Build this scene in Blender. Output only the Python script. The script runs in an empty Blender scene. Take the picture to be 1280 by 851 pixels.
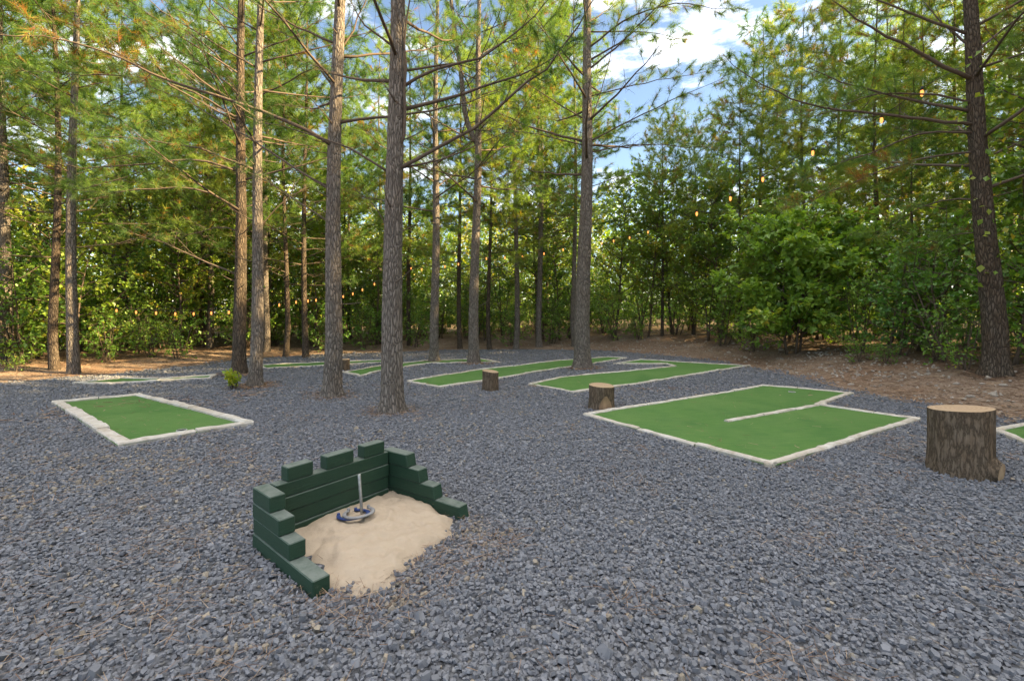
import bpy, bmesh, math, random
import numpy as np
from mathutils import Vector
from mathutils.geometry import tessellate_polygon

random.seed(7)
RNG = np.random.default_rng(7)
sc = bpy.context.scene
COL = sc.collection
PI = math.pi
F, HZ, CAMH = 569.0, 390.0, 1.5          # 16 mm lens: focal length in pixels of the photograph, horizon row, camera height

# ------------------------------------------------------------------ small numeric helpers
def hash2(ix, iy, s):
    h = (ix.astype(np.int64) * 374761393 + iy.astype(np.int64) * 668265263 + s * 974634777) & 0x7fffffff
    h = ((h ^ (h >> 13)) * 1274126177) & 0x7fffffff
    h = h ^ (h >> 16)
    return (h & 0xffff) / 65535.0
def vnoise(x, y, s=0):
    x = np.asarray(x, float); y = np.asarray(y, float)
    ix = np.floor(x); iy = np.floor(y); fx = x - ix; fy = y - iy
    fx = fx * fx * (3 - 2 * fx); fy = fy * fy * (3 - 2 * fy)
    a = hash2(ix, iy, s); b = hash2(ix + 1, iy, s); c = hash2(ix, iy + 1, s); d = hash2(ix + 1, iy + 1, s)
    return (a * (1 - fx) + b * fx) * (1 - fy) + (c * (1 - fx) + d * fx) * fy
def fbm(x, y, s=0, o=3):
    v = 0; a = .5
    for k in range(o):
        v = v + a * vnoise(x * 2 ** k, y * 2 ** k, s + k); a *= .5
    return v / (1 - .5 ** o)
def sstep(a, b, x):
    t = np.clip((x - a) / (b - a), 0, 1); return t * t * (3 - 2 * t)
def inside(poly, x, y):
    x = np.asarray(x, float); y = np.asarray(y, float); r = np.zeros(x.shape, bool); n = len(poly)
    for i in range(n):
        x0, y0 = poly[i]; x1, y1 = poly[(i + 1) % n]
        if y0 == y1: continue
        c = ((y0 > y) != (y1 > y)) & (x < (x1 - x0) * (y - y0) / (y1 - y0) + x0)
        r ^= c
    return r
def sdist(poly, x, y):                    # > 0 outside
    x = np.asarray(x, float); y = np.asarray(y, float); d = np.full(x.shape, 1e9); n = len(poly)
    for i in range(n):
        x0, y0 = poly[i]; x1, y1 = poly[(i + 1) % n]
        dx, dy = x1 - x0, y1 - y0
        t = np.clip(((x - x0) * dx + (y - y0) * dy) / (dx * dx + dy * dy + 1e-12), 0, 1)
        d = np.minimum(d, np.hypot(x - x0 - t * dx, y - y0 - t * dy))
    return np.where(inside(poly, x, y), -d, d)
def norm(v):
    v = np.asarray(v, float)
    return v / (np.linalg.norm(v, axis=-1, keepdims=True) + 1e-9)

def flat(px, py):
    d = F * CAMH / (py - HZ); return ((px - 640) / F * d, d)
# outline of the gravel yard (from above)
GRAVEL = [flat(-60, 482), flat(0, 479), flat(70, 473), flat(130, 468), flat(240, 457), flat(300, 449), flat(380, 444), flat(470, 441), flat(560, 437),
          flat(650, 436), flat(740, 436.5), flat(800, 441), flat(870, 447), flat(930, 456), flat(1000, 472), flat(1060, 487), flat(1130, 500), flat(1210, 512),
          flat(1290, 524), (9.5, 5.2), (11, -8), (-15, -8), (-15, 6)]
def terrain(x, y):
    x = np.asarray(x, float); y = np.asarray(y, float)
    d = sdist(GRAVEL, x, y)
    back = sstep(3, 9, y + np.maximum(x, 0) * .35)
    amp = .22 + .55 * sstep(-6, 6, x)
    z = back * amp * (.55 * sstep(0.1, 3.5, d) + .45 * sstep(2, 9, d)) + .012 * np.clip(d - 6, 0, 60)
    z = z + back * .10 * (fbm(x * .9, y * .9, 3) - .5) * sstep(.3, 2.5, d)
    z = z + .10 * np.exp(-((x + 6.3) ** 2 + (y - 10.6) ** 2) / 1.6)            # root mound of the twin pines
    z = z + .05 * (fbm(x * .35, y * .35, 9) - .5) * sstep(4, 8, np.hypot(x, y))
    return z
def tz(x, y): return float(terrain(np.array([x]), np.array([y]))[0])
def at(px, py):
    """ground point seen in the photograph at (px, py)"""
    d = np.arange(1.5, 60, .02); k = (px - 640) / F
    h = CAMH - (py - HZ) / F * d - terrain(k * d, d)
    i = np.argmax(h < 0) if (h < 0).any() else len(d) - 1
    return float(k * d[i]), float(d[i])
def px3(px, py, d): return np.array([(px - 640) / F * d, d, CAMH - (py - HZ) / F * d])

# ------------------------------------------------------------------ mesh builder
class MB:
    def __init__(s): s.V = []; s.Fc = []; s.T = []; s.n = 0
    def add(s, v, f, mat=0, tone=.5, smooth=True):
        v = np.asarray(v, float).reshape(-1, 3); f = np.asarray(f, np.int64)
        if len(v) == 0: return
        s.V.append(v); s.Fc.append((f + s.n, mat, smooth)); s.n += len(v)
        s.T.append(np.broadcast_to(np.asarray(tone, float), (len(v),)))
    def more(s, v0, f, mat=0, smooth=True):      # faces on vertices already there
        s.Fc.append((np.asarray(f, np.int64) + v0, mat, smooth))
    def build(s, name, mats, parent=None, loc=None):
        me = bpy.data.meshes.new(name)
        V = np.concatenate(s.V); me.vertices.add(len(V)); me.vertices.foreach_set('co', V.astype(np.float32).ravel())
        li = np.concatenate([f.ravel() for f, _, _ in s.Fc])
        lt = np.concatenate([np.full(len(f), f.shape[1]) for f, _, _ in s.Fc])
        mi = np.concatenate([np.full(len(f), m) for f, m, _ in s.Fc]); sm = np.concatenate([np.full(len(f), q) for f, _, q in s.Fc])
        me.loops.add(len(li)); me.loops.foreach_set('vertex_index', li.astype(np.int32))
        me.polygons.add(len(lt)); me.polygons.foreach_set('loop_start', (np.cumsum(lt) - lt).astype(np.int32))
        me.polygons.foreach_set('material_index', mi.astype(np.int32)); me.polygons.foreach_set('use_smooth', sm.astype(bool))
        a = me.attributes.new('tone', 'FLOAT', 'POINT'); a.data.foreach_set('value', np.concatenate(s.T).astype(np.float32))
        for m in (mats if isinstance(mats, (list, tuple)) else [mats]): me.materials.append(m)
        me.update(calc_edges=True)
        o = bpy.data.objects.new(name, me); COL.objects.link(o)
        if parent: o.parent = parent
        if loc is not None: o.location = loc
        return o
def tag(o, label=None, cat=None, group=None, kind=None):
    if label: o['label'] = label
    if cat: o['category'] = cat
    if group: o['group'] = group
    if kind: o['kind'] = kind
    return o
def empty(name, loc, rz=0):
    o = bpy.data.objects.new(name, None); COL.objects.link(o); o.location = loc; o.rotation_euler = (0, 0, rz); o.empty_display_size = .2
    return o
def copy_tree(o):
    c = o.copy(); COL.objects.link(c)
    for ch in o.children:
        k = ch.copy(); COL.objects.link(k); k.parent = c
        for g in ch.children:
            q = g.copy(); COL.objects.link(q); q.parent = k
    return c

def resample(pts, n):
    p = np.asarray(pts, float); t = np.concatenate([[0], np.cumsum(np.linalg.norm(np.diff(p, axis=0), axis=1))])
    q = np.concatenate([[2 * p[0] - p[1]], p, [2 * p[-1] - p[-2]]])
    out = []
    for u in np.linspace(0, t[-1], n):
        i = min(max(np.searchsorted(t, u, side='right') - 1, 0), len(p) - 2)
        f = (u - t[i]) / (t[i + 1] - t[i] + 1e-9); a, b, c, d = q[i], q[i + 1], q[i + 2], q[i + 3]
        out.append(.5 * (2 * b + (c - a) * f + (2 * a - 5 * b + 4 * c - d) * f * f + (3 * b - a - 3 * c + d) * f ** 3))
    return np.array(out)
def tube(mb, pts, rad, sides=6, mat=0, tone=.5, cap=True, rfun=None):
    p = np.asarray(pts, float); n = len(p); rad = np.broadcast_to(np.asarray(rad, float), (n,))
    t = norm(np.gradient(p, axis=0)); ref = np.array([0, 0, 1.]) if abs(t[0][2]) < .9 else np.array([1., 0, 0])
    u = norm(np.cross(t, ref)); w = np.cross(t, u)
    a = np.arange(sides) / sides * 2 * PI
    R = rad[:, None] * np.ones(sides)
    if rfun is not None: R = R * rfun
    v = p[:, None, :] + R[..., None] * (np.cos(a)[None, :, None] * u[:, None, :] + np.sin(a)[None, :, None] * w[:, None, :])
    i = np.arange(n - 1)[:, None] * sides; j = np.arange(sides)[None, :]; j2 = (j + 1) % sides
    f = np.stack([i + j, i + j2, i + sides + j2, i + sides + j], -1).reshape(-1, 4)
    v0 = mb.n; mb.add(v.reshape(-1, 3), f, mat, tone)
    if cap:
        mb.more(v0, (np.arange(sides) + (n - 1) * sides)[None, :], mat, False)
        mb.more(v0, np.arange(sides)[::-1][None, :], mat, False)
def twigs(mb, P0, P1, P2, r0, r1, mat=0):       # many 3-sided, 3-ring twigs at once
    m = len(P0)
    if m == 0: return
    t = norm(P2 - P0); ref = np.where(np.abs(t[:, 2:3]) < .9, np.array([[0, 0, 1.]]), np.array([[1., 0, 0]]))
    u = norm(np.cross(t, ref)); w = np.cross(t, u); r0 = np.broadcast_to(r0, (m,)); r1 = np.broadcast_to(r1, (m,))
    V = []
    for P, r in ((P0, r0), (P1, (r0 + r1) / 2), (P2, r1)):
        for k in range(3):
            a = k * 2 * PI / 3; V.append(P + r[:, None] * (math.cos(a) * u + math.sin(a) * w))
    V = np.stack(V, 1).reshape(-1, 3)
    base = []
    for i in (0, 3):
        for k in range(3): base.append([i + k, i + (k + 1) % 3, i + 3 + (k + 1) % 3, i + 3 + k])
    f = (np.arange(m)[:, None, None] * 9 + np.array(base)[None]).reshape(-1, 4)
    mb.add(V, f, mat)
def tufts(mb, P, D, k, L, w, rng, mat=1, tone=None, spread=.75):   # bundles of needles
    n = len(P)
    if n == 0: return
    d = norm(np.repeat(D, k, 0) + spread * rng.normal(size=(n * k, 3)))
    p = np.repeat(P, k, 0) - np.repeat(D, k, 0) * rng.uniform(0, .5, (n * k, 1)) * L
    l = L * rng.uniform(.7, 1.25, (n * k, 1))
    side = norm(np.cross(d, rng.normal(size=(n * k, 3)))) * w * .5
    V = np.stack([p - side, p + side, p + d * l + np.array([0, 0, -.12]) * l], 1).reshape(-1, 3)
    f = np.arange(n * k * 3).reshape(-1, 3)
    tn = np.repeat(tone, k) if tone is not None else np.full(n * k, .5)
    tn = np.clip(tn + rng.normal(0, .05, n * k), 0, 1)
    mb.add(V, f, mat, np.repeat(tn, 3), False)
def leaves(mb, P, D, N, size, mat=1, tone=.5, wide=.36):
    n = len(P)
    if n == 0: return
    D = norm(D); S = norm(np.cross(D, N)); N2 = np.cross(S, D); s = np.broadcast_to(size, (n,))[:, None]
    V = np.stack([P, P + D * .42 * s + S * wide * s + N2 * .10 * s, P + D * s - N2 * .06 * s, P + D * .42 * s - S * wide * s + N2 * .10 * s], 1).reshape(-1, 3)
    b = np.arange(n)[:, None] * 4
    f = np.stack([b + [0, 1, 2], b + [0, 2, 3]], 1).reshape(-1, 3)
    mb.add(V, f, mat, np.repeat(np.broadcast_to(tone, (n,)), 4), False)

# ------------------------------------------------------------------ materials
def new_mat(name):
    m = bpy.data.materials.new(name); m.use_nodes = True; nt = m.node_tree; nt.nodes.clear()
    out = nt.nodes.new('ShaderNodeOutputMaterial'); return m, nt, out
def N(nt, t, **kw):
    n = nt.nodes.new('ShaderNode' + t)
    for k, v in kw.items():
        if k in n.inputs: n.inputs[k].default_value = v
        else: setattr(n, k, v)
    return n
def ramp(nt, stops, fac=None, interp='LINEAR'):
    r = nt.nodes.new('ShaderNodeValToRGB'); e = r.color_ramp.elements; r.color_ramp.interpolation = interp
    while len(e) < len(stops): e.new(.5)
    for i, (p, c) in enumerate(stops): e[i].position = p; e[i].color = (*c, 1)
    if fac is not None: nt.links.new(fac, r.inputs['Fac'])
    return r
def mixc(nt, f, a, b, mode='MIX'):
    m = nt.nodes.new('ShaderNodeMix'); m.data_type = 'RGBA'; m.blend_type = mode
    for s, v in ((0, f), (6, a), (7, b)):
        if hasattr(v, 'default_value'): nt.links.new(v, m.inputs[s])
        elif s == 0: m.inputs[0].default_value = v
        else: m.inputs[s].default_value = (*v, 1)
    return m.outputs[2]
def math_n(nt, op, a, b=0.):
    m = N(nt, 'Math', operation=op)
    for i, v in enumerate((a, b)):
        if hasattr(v, 'default_value'): nt.links.new(v, m.inputs[i])
        else: m.inputs[i].default_value = v
    return m.outputs[0]
def coords(nt, scale=(1, 1, 1), src='Object'):
    tc = N(nt, 'TexCoord'); mp = N(nt, 'Mapping'); mp.inputs['Scale'].default_value = scale
    nt.links.new(tc.outputs[src], mp.inputs['Vector']); return mp.outputs[0]
def noise(nt, vec, scale, detail=4, rough=.55):
    n = N(nt, 'TexNoise', Scale=scale, Detail=detail, Roughness=rough); nt.links.new(vec, n.inputs['Vector']); return n.outputs['Fac']
def bsdf(nt, out, color, rough=.8, bump=None, strength=.5, dist=.01, spec=.3):
    p = N(nt, 'BsdfPrincipled'); p.inputs['Specular IOR Level'].default_value = spec
    if hasattr(color, 'default_value'): nt.links.new(color, p.inputs['Base Color'])
    else: p.inputs['Base Color'].default_value = (*color, 1)
    if hasattr(rough, 'default_value'): nt.links.new(rough, p.inputs['Roughness'])
    else: p.inputs['Roughness'].default_value = rough
    if bump is not None:
        b = N(nt, 'Bump', Strength=strength, Distance=dist); nt.links.new(bump, b.inputs['Height']); nt.links.new(b.outputs[0], p.inputs['Normal'])
    nt.links.new(p.outputs[0], out.inputs[0]); return p
def attr(nt, name): return N(nt, 'Attribute', attribute_name=name).outputs['Fac']

def foliage_mat(name, stops, trans=(1.25, 1.25, .6), tw=.42, rough=.5, spec=.35):
    m, nt, out = new_mat(name)
    r = ramp(nt, stops, attr(nt, 'tone'))
    oi = N(nt, 'ObjectInfo')
    hs = N(nt, 'HueSaturation'); nt.links.new(r.outputs[0], hs.inputs['Color'])
    nt.links.new(math_n(nt, 'ADD', math_n(nt, 'MULTIPLY', oi.outputs['Random'], .5), .75), hs.inputs['Value'])
    nt.links.new(math_n(nt, 'ADD', math_n(nt, 'MULTIPLY', oi.outputs['Random'], -.04), .515), hs.inputs['Hue'])
    c = hs.outputs[0]
    p = N(nt, 'BsdfPrincipled', Roughness=rough); p.inputs['Specular IOR Level'].default_value = spec; nt.links.new(c, p.inputs['Base Color'])
    t = N(nt, 'BsdfTranslucent'); nt.links.new(mixc(nt, 1., c, trans, 'MULTIPLY'), t.inputs['Color'])
    mx = N(nt, 'MixShader'); mx.inputs[0].default_value = tw
    nt.links.new(p.outputs[0], mx.inputs[1]); nt.links.new(t.outputs[0], mx.inputs[2]); nt.links.new(mx.outputs[0], out.inputs[0])
    return m
NEEDLE = foliage_mat('pine_needles', [(0, (.045, .11, .035)), (.3, (.08, .175, .052)), (.62, (.145, .25, .06)), (.8, (.26, .31, .07)), (.88, (.26, .15, .045)), (1, (.24, .095, .03))], trans=(1.5, 1.42, .5), tw=.5)
LEAF = foliage_mat('broad_leaves', [(0, (.04, .105, .022)), (.35, (.09, .20, .034)), (.7, (.165, .28, .04)), (.9, (.29, .32, .045)), (1, (.45, .35, .05))], trans=(1.5, 1.35, .5), tw=.42, rough=.38, spec=.5)

LEAF_BRIGHT = foliage_mat('skylit_broad_leaves', [(0, (.055, .14, .03)), (.35, (.11, .25, .045)), (.7, (.18, .33, .055)), (.9, (.30, .36, .06)), (1, (.45, .38, .06))], trans=(1.4, 1.35, .5), tw=.42, rough=.38, spec=.5)  # lighter copy of the broad leaf colours, painting skylight into the shaded shrubs

def bark_mat(name, light, dark, red, sc_=1.):
    m, nt, out = new_mat(name)
    v = coords(nt, (1, 1, .22)); w = N(nt, 'VectorMath', operation='ADD')
    nz = N(nt, 'TexNoise', Scale=9., Detail=3.); nt.links.new(v, nz.inputs['Vector'])
    sc2 = N(nt, 'VectorMath', operation='SCALE'); sc2.inputs['Scale'].default_value = .09; nt.links.new(nz.outputs['Color'], sc2.inputs[0])
    nt.links.new(v, w.inputs[0]); nt.links.new(sc2.outputs[0], w.inputs[1])
    vo = N(nt, 'TexVoronoi', feature='DISTANCE_TO_EDGE', Scale=20. * sc_); nt.links.new(w.outputs[0], vo.inputs['Vector'])
    plate = ramp(nt, [(0, (0, 0, 0)), (.07, (.45, .45, .45)), (.28, (1, 1, 1))], vo.outputs['Distance']).outputs[0]
    v2 = coords(nt, (1, 1, .5)); fine = noise(nt, v2, 55., 6, .65); big = noise(nt, coords(nt, (1, 1, .35)), 5., 3)
    col = mixc(nt, fine, light, tuple(c * .6 for c in light))
    col = mixc(nt, ramp(nt, [(.42, (0, 0, 0)), (.68, (1, 1, 1))], big).outputs[0], col, red)
    col = mixc(nt, plate, dark, col)
    h = math_n(nt, 'ADD', math_n(nt, 'MULTIPLY', plate, 1.), math_n(nt, 'MULTIPLY', fine, .45))
    bsdf(nt, out, col, .92, h, .9, .022, .15); return m
BARK = bark_mat('pine_bark', (.27, .235, .205), (.085, .072, .062), (.205, .17, .145), 1.5)
BARK_DARK = bark_mat('dark_bark', (.15, .12, .095), (.04, .031, .024), (.12, .085, .06), 1.5)
def furrow_mat(name, a, b, c):
    m, nt, out = new_mat(name); v = coords(nt, (1, 1, .26))
    r1 = math_n(nt, 'ABSOLUTE', math_n(nt, 'SUBTRACT', noise(nt, v, 26., 5, .6), .5)); fur = ramp(nt, [(0, (0, 0, 0)), (.06, (.7, .7, .7)), (.16, (1, 1, 1))], r1).outputs[0]
    fine = noise(nt, coords(nt, (1, 1, .45)), 70., 5, .7); big = noise(nt, coords(nt, (1, 1, .5)), 6., 4)
    col = mixc(nt, fine, a, tuple(q * .55 for q in a)); col = mixc(nt, ramp(nt, [(.4, (0, 0, 0)), (.65, (1, 1, 1))], big).outputs[0], col, c); col = mixc(nt, fur, b, col)
    bsdf(nt, out, col, .93, math_n(nt, 'ADD', fur, math_n(nt, 'MULTIPLY', fine, .7)), .8, .012, .12); return m
BARK_STUMP = furrow_mat('stump_bark', (.215, .165, .122), (.075, .056, .04), (.155, .108, .072))
def twig_mat():
    m, nt, out = new_mat('branch_bark'); f = noise(nt, coords(nt), 30., 4)
    bsdf(nt, out, mixc(nt, f, (.065, .048, .036), (.15, .115, .09)), .9, f, .5, .01, .15); return m
TWIG = twig_mat()

def stone_mat():
    m, nt, out = new_mat('slate_chippings'); t = attr(nt, 'tone')
    r = ramp(nt, [(0, (.08, .083, .092)), (.45, (.148, .154, .171)), (.8, (.215, .222, .244)), (.93, (.29, .30, .325)), (.955, (.22, .18, .135)), (1, (.31, .26, .19))], t).outputs[0]
    f = noise(nt, coords(nt), 90., 4); c = mixc(nt, math_n(nt, 'MULTIPLY', f, .5), r, (.10, .105, .125))
    bsdf(nt, out, c, .72, f, .25, .004, .3); return m
STONE = stone_mat()

def ground_mat():
    m, nt, out = new_mat('ground_surface'); v = coords(nt)
    # slate gravel seen from afar / between the chips
    vo = N(nt, 'TexVoronoi', Scale=38.); nt.links.new(v, vo.inputs['Vector']); sep = N(nt, 'SeparateColor'); nt.links.new(vo.outputs['Color'], sep.inputs[0])
    g = ramp(nt, [(0, (.055, .058, .066)), (.4, (.115, .120, .134)), (.85, (.20, .207, .23)), (.97, (.27, .27, .27)), (1, (.28, .23, .17))], sep.outputs[0]).outputs[0]
    e = ramp(nt, [(.35, (1, 1, 1)), (.75, (.45, .45, .45))], vo.outputs['Distance']).outputs[0]
    g = mixc(nt, 1., g, e, 'MULTIPLY')
    dirt = ramp(nt, [(.60, (0, 0, 0)), (.78, (1, 1, 1))], noise(nt, v, 1.6, 5, .65)).outputs[0]
    g = mixc(nt, math_n(nt, 'MULTIPLY', dirt, .5), g, (.155, .125, .098))
    # needle litter and bare earth
    n1 = noise(nt, v, 2.2, 6, .7); n2 = noise(nt, v, 28., 5, .75); n3 = noise(nt, v, .55, 3)
    li = ramp(nt, [(.30, (.06, .04, .028)), (.45, (.155, .10, .07)), (.58, (.25, .185, .14)), (.72, (.38, .32, .265))], n2).outputs[0]
    li = mixc(nt, ramp(nt, [(.45, (0, 0, 0)), (.7, (1, 1, 1))], n1).outputs[0], li, (.30, .235, .18))
    li = mixc(nt, ramp(nt, [(.48, (0, 0, 0)), (.66, (.6, .6, .6))], n3).outputs[0], li, mixc(nt, n2, (.10, .05, .028), (.25, .14, .085)))
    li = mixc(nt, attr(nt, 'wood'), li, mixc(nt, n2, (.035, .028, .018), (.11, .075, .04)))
    ga = math_n(nt, 'ADD', attr(nt, 'tone'), math_n(nt, 'MULTIPLY', math_n(nt, 'SUBTRACT', noise(nt, v, 4.5, 5, .7), .5), .9))
    fac = ramp(nt, [(.42, (0, 0, 0)), (.58, (1, 1, 1))], ga).outputs[0]
    col = mixc(nt, fac, li, g)
    hb = mixc(nt, fac, n2, math_n(nt, 'SUBTRACT', 1., vo.outputs['Distance']))
    bsdf(nt, out, col, .9, hb, .8, .02, .2); return m
GROUND = ground_mat()

def simple(name, a, b, scale, rough=.8, bump=.4, dist=.005, stretch=(1, 1, 1), spec=.3, detail=5, lo=.3, hi=.7):
    m, nt, out = new_mat(name); f = noise(nt, coords(nt, stretch), scale, detail, .65)
    bsdf(nt, out, ramp(nt, [(lo, a), (hi, b)], f).outputs[0], rough, f, bump, dist, spec); return m
def sand_mat():
    m, nt, out = new_mat('play_sand'); v = coords(nt)
    a = noise(nt, v, 9., 5, .6); b = noise(nt, v, 420., 3, .7)
    c = mixc(nt, a, (.315, .25, .185), (.41, .34, .262)); c = mixc(nt, math_n(nt, 'MULTIPLY', b, .22), c, (.30, .22, .15))
    h = math_n(nt, 'ADD', a, math_n(nt, 'MULTIPLY', b, .12))
    bsdf(nt, out, c, .95, h, .55, .03, .1); return m
SAND = sand_mat()
def turf_mat():
    m, nt, out = new_mat('artificial_turf'); v = coords(nt)
    a = noise(nt, v, 1.3, 4, .6); b = noise(nt, v, 160., 3, .8); w = noise(nt, coords(nt, (1, 9, 1)), 3., 3)
    c = mixc(nt, ramp(nt, [(.3, (0, 0, 0)), (.7, (1, 1, 1))], a).outputs[0], (.046, .125, .034), (.078, .17, .042)); c = mixc(nt, math_n(nt, 'MULTIPLY', b, .6), c, (.035, .10, .015))
    c = mixc(nt, math_n(nt, 'MULTIPLY', ramp(nt, [(.42, (0, 0, 0)), (.72, (1, 1, 1))], noise(nt, v, .9, 5, .7)).outputs[0], .4), c, (.12, .19, .065))
    c = mixc(nt, math_n(nt, 'MULTIPLY', ramp(nt, [(.45, (0, 0, 0)), (.75, (1, 1, 1))], w).outputs[0], .5), c, (.11, .19, .05))
    bsdf(nt, out, c, .85, b, .8, .006, .2); return m
TURF = turf_mat()
def kerb_mat():
    m, nt, out = new_mat('pale_border_stone'); v = coords(nt); a = noise(nt, v, 7., 6, .7); b = noise(nt, v, 60., 4, .7)
    c = ramp(nt, [(.28, (.26, .22, .17)), (.45, (.42, .39, .345)), (.62, (.56, .54, .51))], a).outputs[0]
    c = mixc(nt, math_n(nt, 'MULTIPLY', b, .35), c, (.36, .31, .26))
    oi = N(nt, 'ObjectInfo'); c = mixc(nt, math_n(nt, 'MULTIPLY', oi.outputs['Random'], .4), c, (.34, .28, .215))
    bsdf(nt, out, c, .9, b, .5, .01, .2); return m
KERB = kerb_mat()
def paint_mat():
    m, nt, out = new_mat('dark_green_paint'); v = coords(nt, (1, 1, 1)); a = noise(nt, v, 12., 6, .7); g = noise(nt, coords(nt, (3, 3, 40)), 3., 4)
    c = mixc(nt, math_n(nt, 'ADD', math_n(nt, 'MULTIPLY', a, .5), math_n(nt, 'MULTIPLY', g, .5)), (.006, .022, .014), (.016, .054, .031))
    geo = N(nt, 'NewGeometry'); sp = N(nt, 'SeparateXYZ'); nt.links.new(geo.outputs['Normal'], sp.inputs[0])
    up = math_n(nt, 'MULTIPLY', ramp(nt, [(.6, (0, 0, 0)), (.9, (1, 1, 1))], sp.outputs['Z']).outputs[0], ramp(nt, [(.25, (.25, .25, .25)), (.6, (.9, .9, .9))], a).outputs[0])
    c = mixc(nt, up, c, (.135, .155, .14))          # greyer and lighter on the upward faces
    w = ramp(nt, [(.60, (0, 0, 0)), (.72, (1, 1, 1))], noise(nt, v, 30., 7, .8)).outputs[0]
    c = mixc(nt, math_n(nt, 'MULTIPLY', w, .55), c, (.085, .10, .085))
    bsdf(nt, out, c, .62, math_n(nt, 'ADD', a, g), .35, .006, .35); return m
PAINT = paint_mat()
def cut_mat():
    m, nt, out = new_mat('sawn_wood'); v = coords(nt); ln = N(nt, 'VectorMath', operation='LENGTH')
    fl = N(nt, 'Mapping'); fl.inputs['Scale'].default_value = (1, 1, 0); nt.links.new(v, fl.inputs[0]); nt.links.new(fl.outputs[0], ln.inputs[0])
    nz = noise(nt, v, 6., 3); s = math_n(nt, 'SINE', math_n(nt, 'ADD', math_n(nt, 'MULTIPLY', ln.outputs['Value'], 210.), math_n(nt, 'MULTIPLY', nz, 14.)))
    c = mixc(nt, math_n(nt, 'ADD', math_n(nt, 'MULTIPLY', s, .45), .5), (.31, .20, .115), (.45, .325, .205))
    c = mixc(nt, math_n(nt, 'MULTIPLY', noise(nt, v, 14., 6, .75), .9), c, (.27, .20, .14))
    bsdf(nt, out, c, .85, s, .2, .003, .2); return m
CUT = cut_mat()
METAL = simple('galvanised_steel', (.25, .25, .25), (.40, .40, .39), 40., .45, .15, .002)
METAL.node_tree.nodes['Principled BSDF'].inputs['Metallic'].default_value = .7
WORN = simple('worn_grey_metal', (.15, .15, .155), (.25, .25, .255), 30., .55, .3, .003)
BLUE = simple('blue_enamel', (.014, .032, .11), (.03, .055, .17), 30., .45, .3, .003)
WHITE = simple('white_plastic', (.38, .38, .37), (.48, .48, .47), 20., .5, .05)
BLACK = simple('black_rubber_and_hole_shade', (.012, .012, .012), (.02, .02, .02), 20., .6, .05)
ROCK = simple('pale_rock', (.19, .16, .13), (.43, .385, .34), 14., .9, .5, .02)
STRAW = foliage_mat('dry_needles', [(0, (.10, .06, .04)), (.5, (.22, .145, .095)), (1, (.36, .27, .18))], trans=(1, 1, 1), tw=.1, rough=.9, spec=.1)
def bulb_mat():
    m, nt, out = new_mat('lit_bulb_glass'); e = N(nt, 'Emission'); e.inputs['Color'].default_value = (1., .35, .10, 1); e.inputs['Strength'].default_value = .42
    nt.links.new(e.outputs[0], out.inputs[0]); m.cycles.emission_sampling = 'NONE'; return m
BULB = bulb_mat()

# ------------------------------------------------------------------ ground sheet
def axis(lo, hi, step, far):
    a = np.arange(lo, hi + 1e-6, step); g = [hi]; s = step
    while g[-1] < far: s *= 1.25; g.append(g[-1] + s)
    b = [lo]; s = step
    while b[-1] > -far: s *= 1.25; b.append(b[-1] - s)
    return np.concatenate([np.array(b[:0:-1]), a, np.array(g[1:])])
def build_ground():
    xs = axis(-17, 17, .16, 220); ys = axis(-3, 24, .16, 220)
    X, Y = np.meshgrid(xs, ys); Z = terrain(X, Y); n, m = X.shape
    d = sdist(GRAVEL, X, Y)
    i = (np.arange(n - 1)[:, None] * m + np.arange(m - 1)[None]).ravel()
    mb = MB(); mb.add(np.stack([X, Y, Z], -1).reshape(-1, 3), np.stack([i, i + 1, i + m + 1, i + m], -1), 0, np.clip(.5 - d / 1.1, 0, 1).ravel())
    o = mb.build('ground', GROUND); o['kind'] = 'structure'
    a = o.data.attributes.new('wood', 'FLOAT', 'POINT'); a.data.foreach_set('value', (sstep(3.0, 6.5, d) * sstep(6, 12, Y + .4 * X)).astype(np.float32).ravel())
build_ground()

# ------------------------------------------------------------------ putting greens
GREENS = []
def stone_bar(p, q, w, h, rng, z0=-.02):
    """one rough pale border stone from p to q (plan), slightly crooked, with worn edges"""
    p = np.array(p); q = np.array(q); L = np.linalg.norm(q - p); t = (q - p) / L; s = np.array([-t[1], t[0]])
    n = max(3, int(L / .11) + 1); mb = MB(); rings = []
    c = .012
    prof = [(-.5, 0, 1), (-.5, 1, -c), (-.5, 1, 0), (.5, 1, 0), (.5, 1, -c), (.5, 0, 1)]
    for k in range(n):
        f = k / (n - 1); u = f * L
        wj = w * (1 + .055 * rng.normal()); hj = h + rng.normal() * .003; off = rng.normal() * .003
        r = [(-wj / 2 + off, z0), (-wj / 2 + off, hj - .014), (-wj / 2 + off + .013, hj), (wj / 2 + off - .013, hj + rng.normal() * .003), (wj / 2 + off, hj - .014), (wj / 2 + off, z0)]
        uu = u + rng.normal() * .006 if 0 < k < n - 1 else u
        for a, z in r:
            g = p + t * uu + s * a; rings.append((g[0], g[1], z + tzc(g)))
    i = np.arange(n - 1)[:, None] * 6; j = np.arange(5)[None]
    mb.add(rings, np.stack([i + j, i + 6 + j, i + 7 + j, i + 1 + j], -1).reshape(-1, 4), 0, .5, False)
    mb.more(0, np.arange(6)[None]); mb.more(0, (np.arange(6)[::-1] + (n - 1) * 6)[None], 0, False)
    return mb
def tzc(g): return tz(g[0], g[1])
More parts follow.
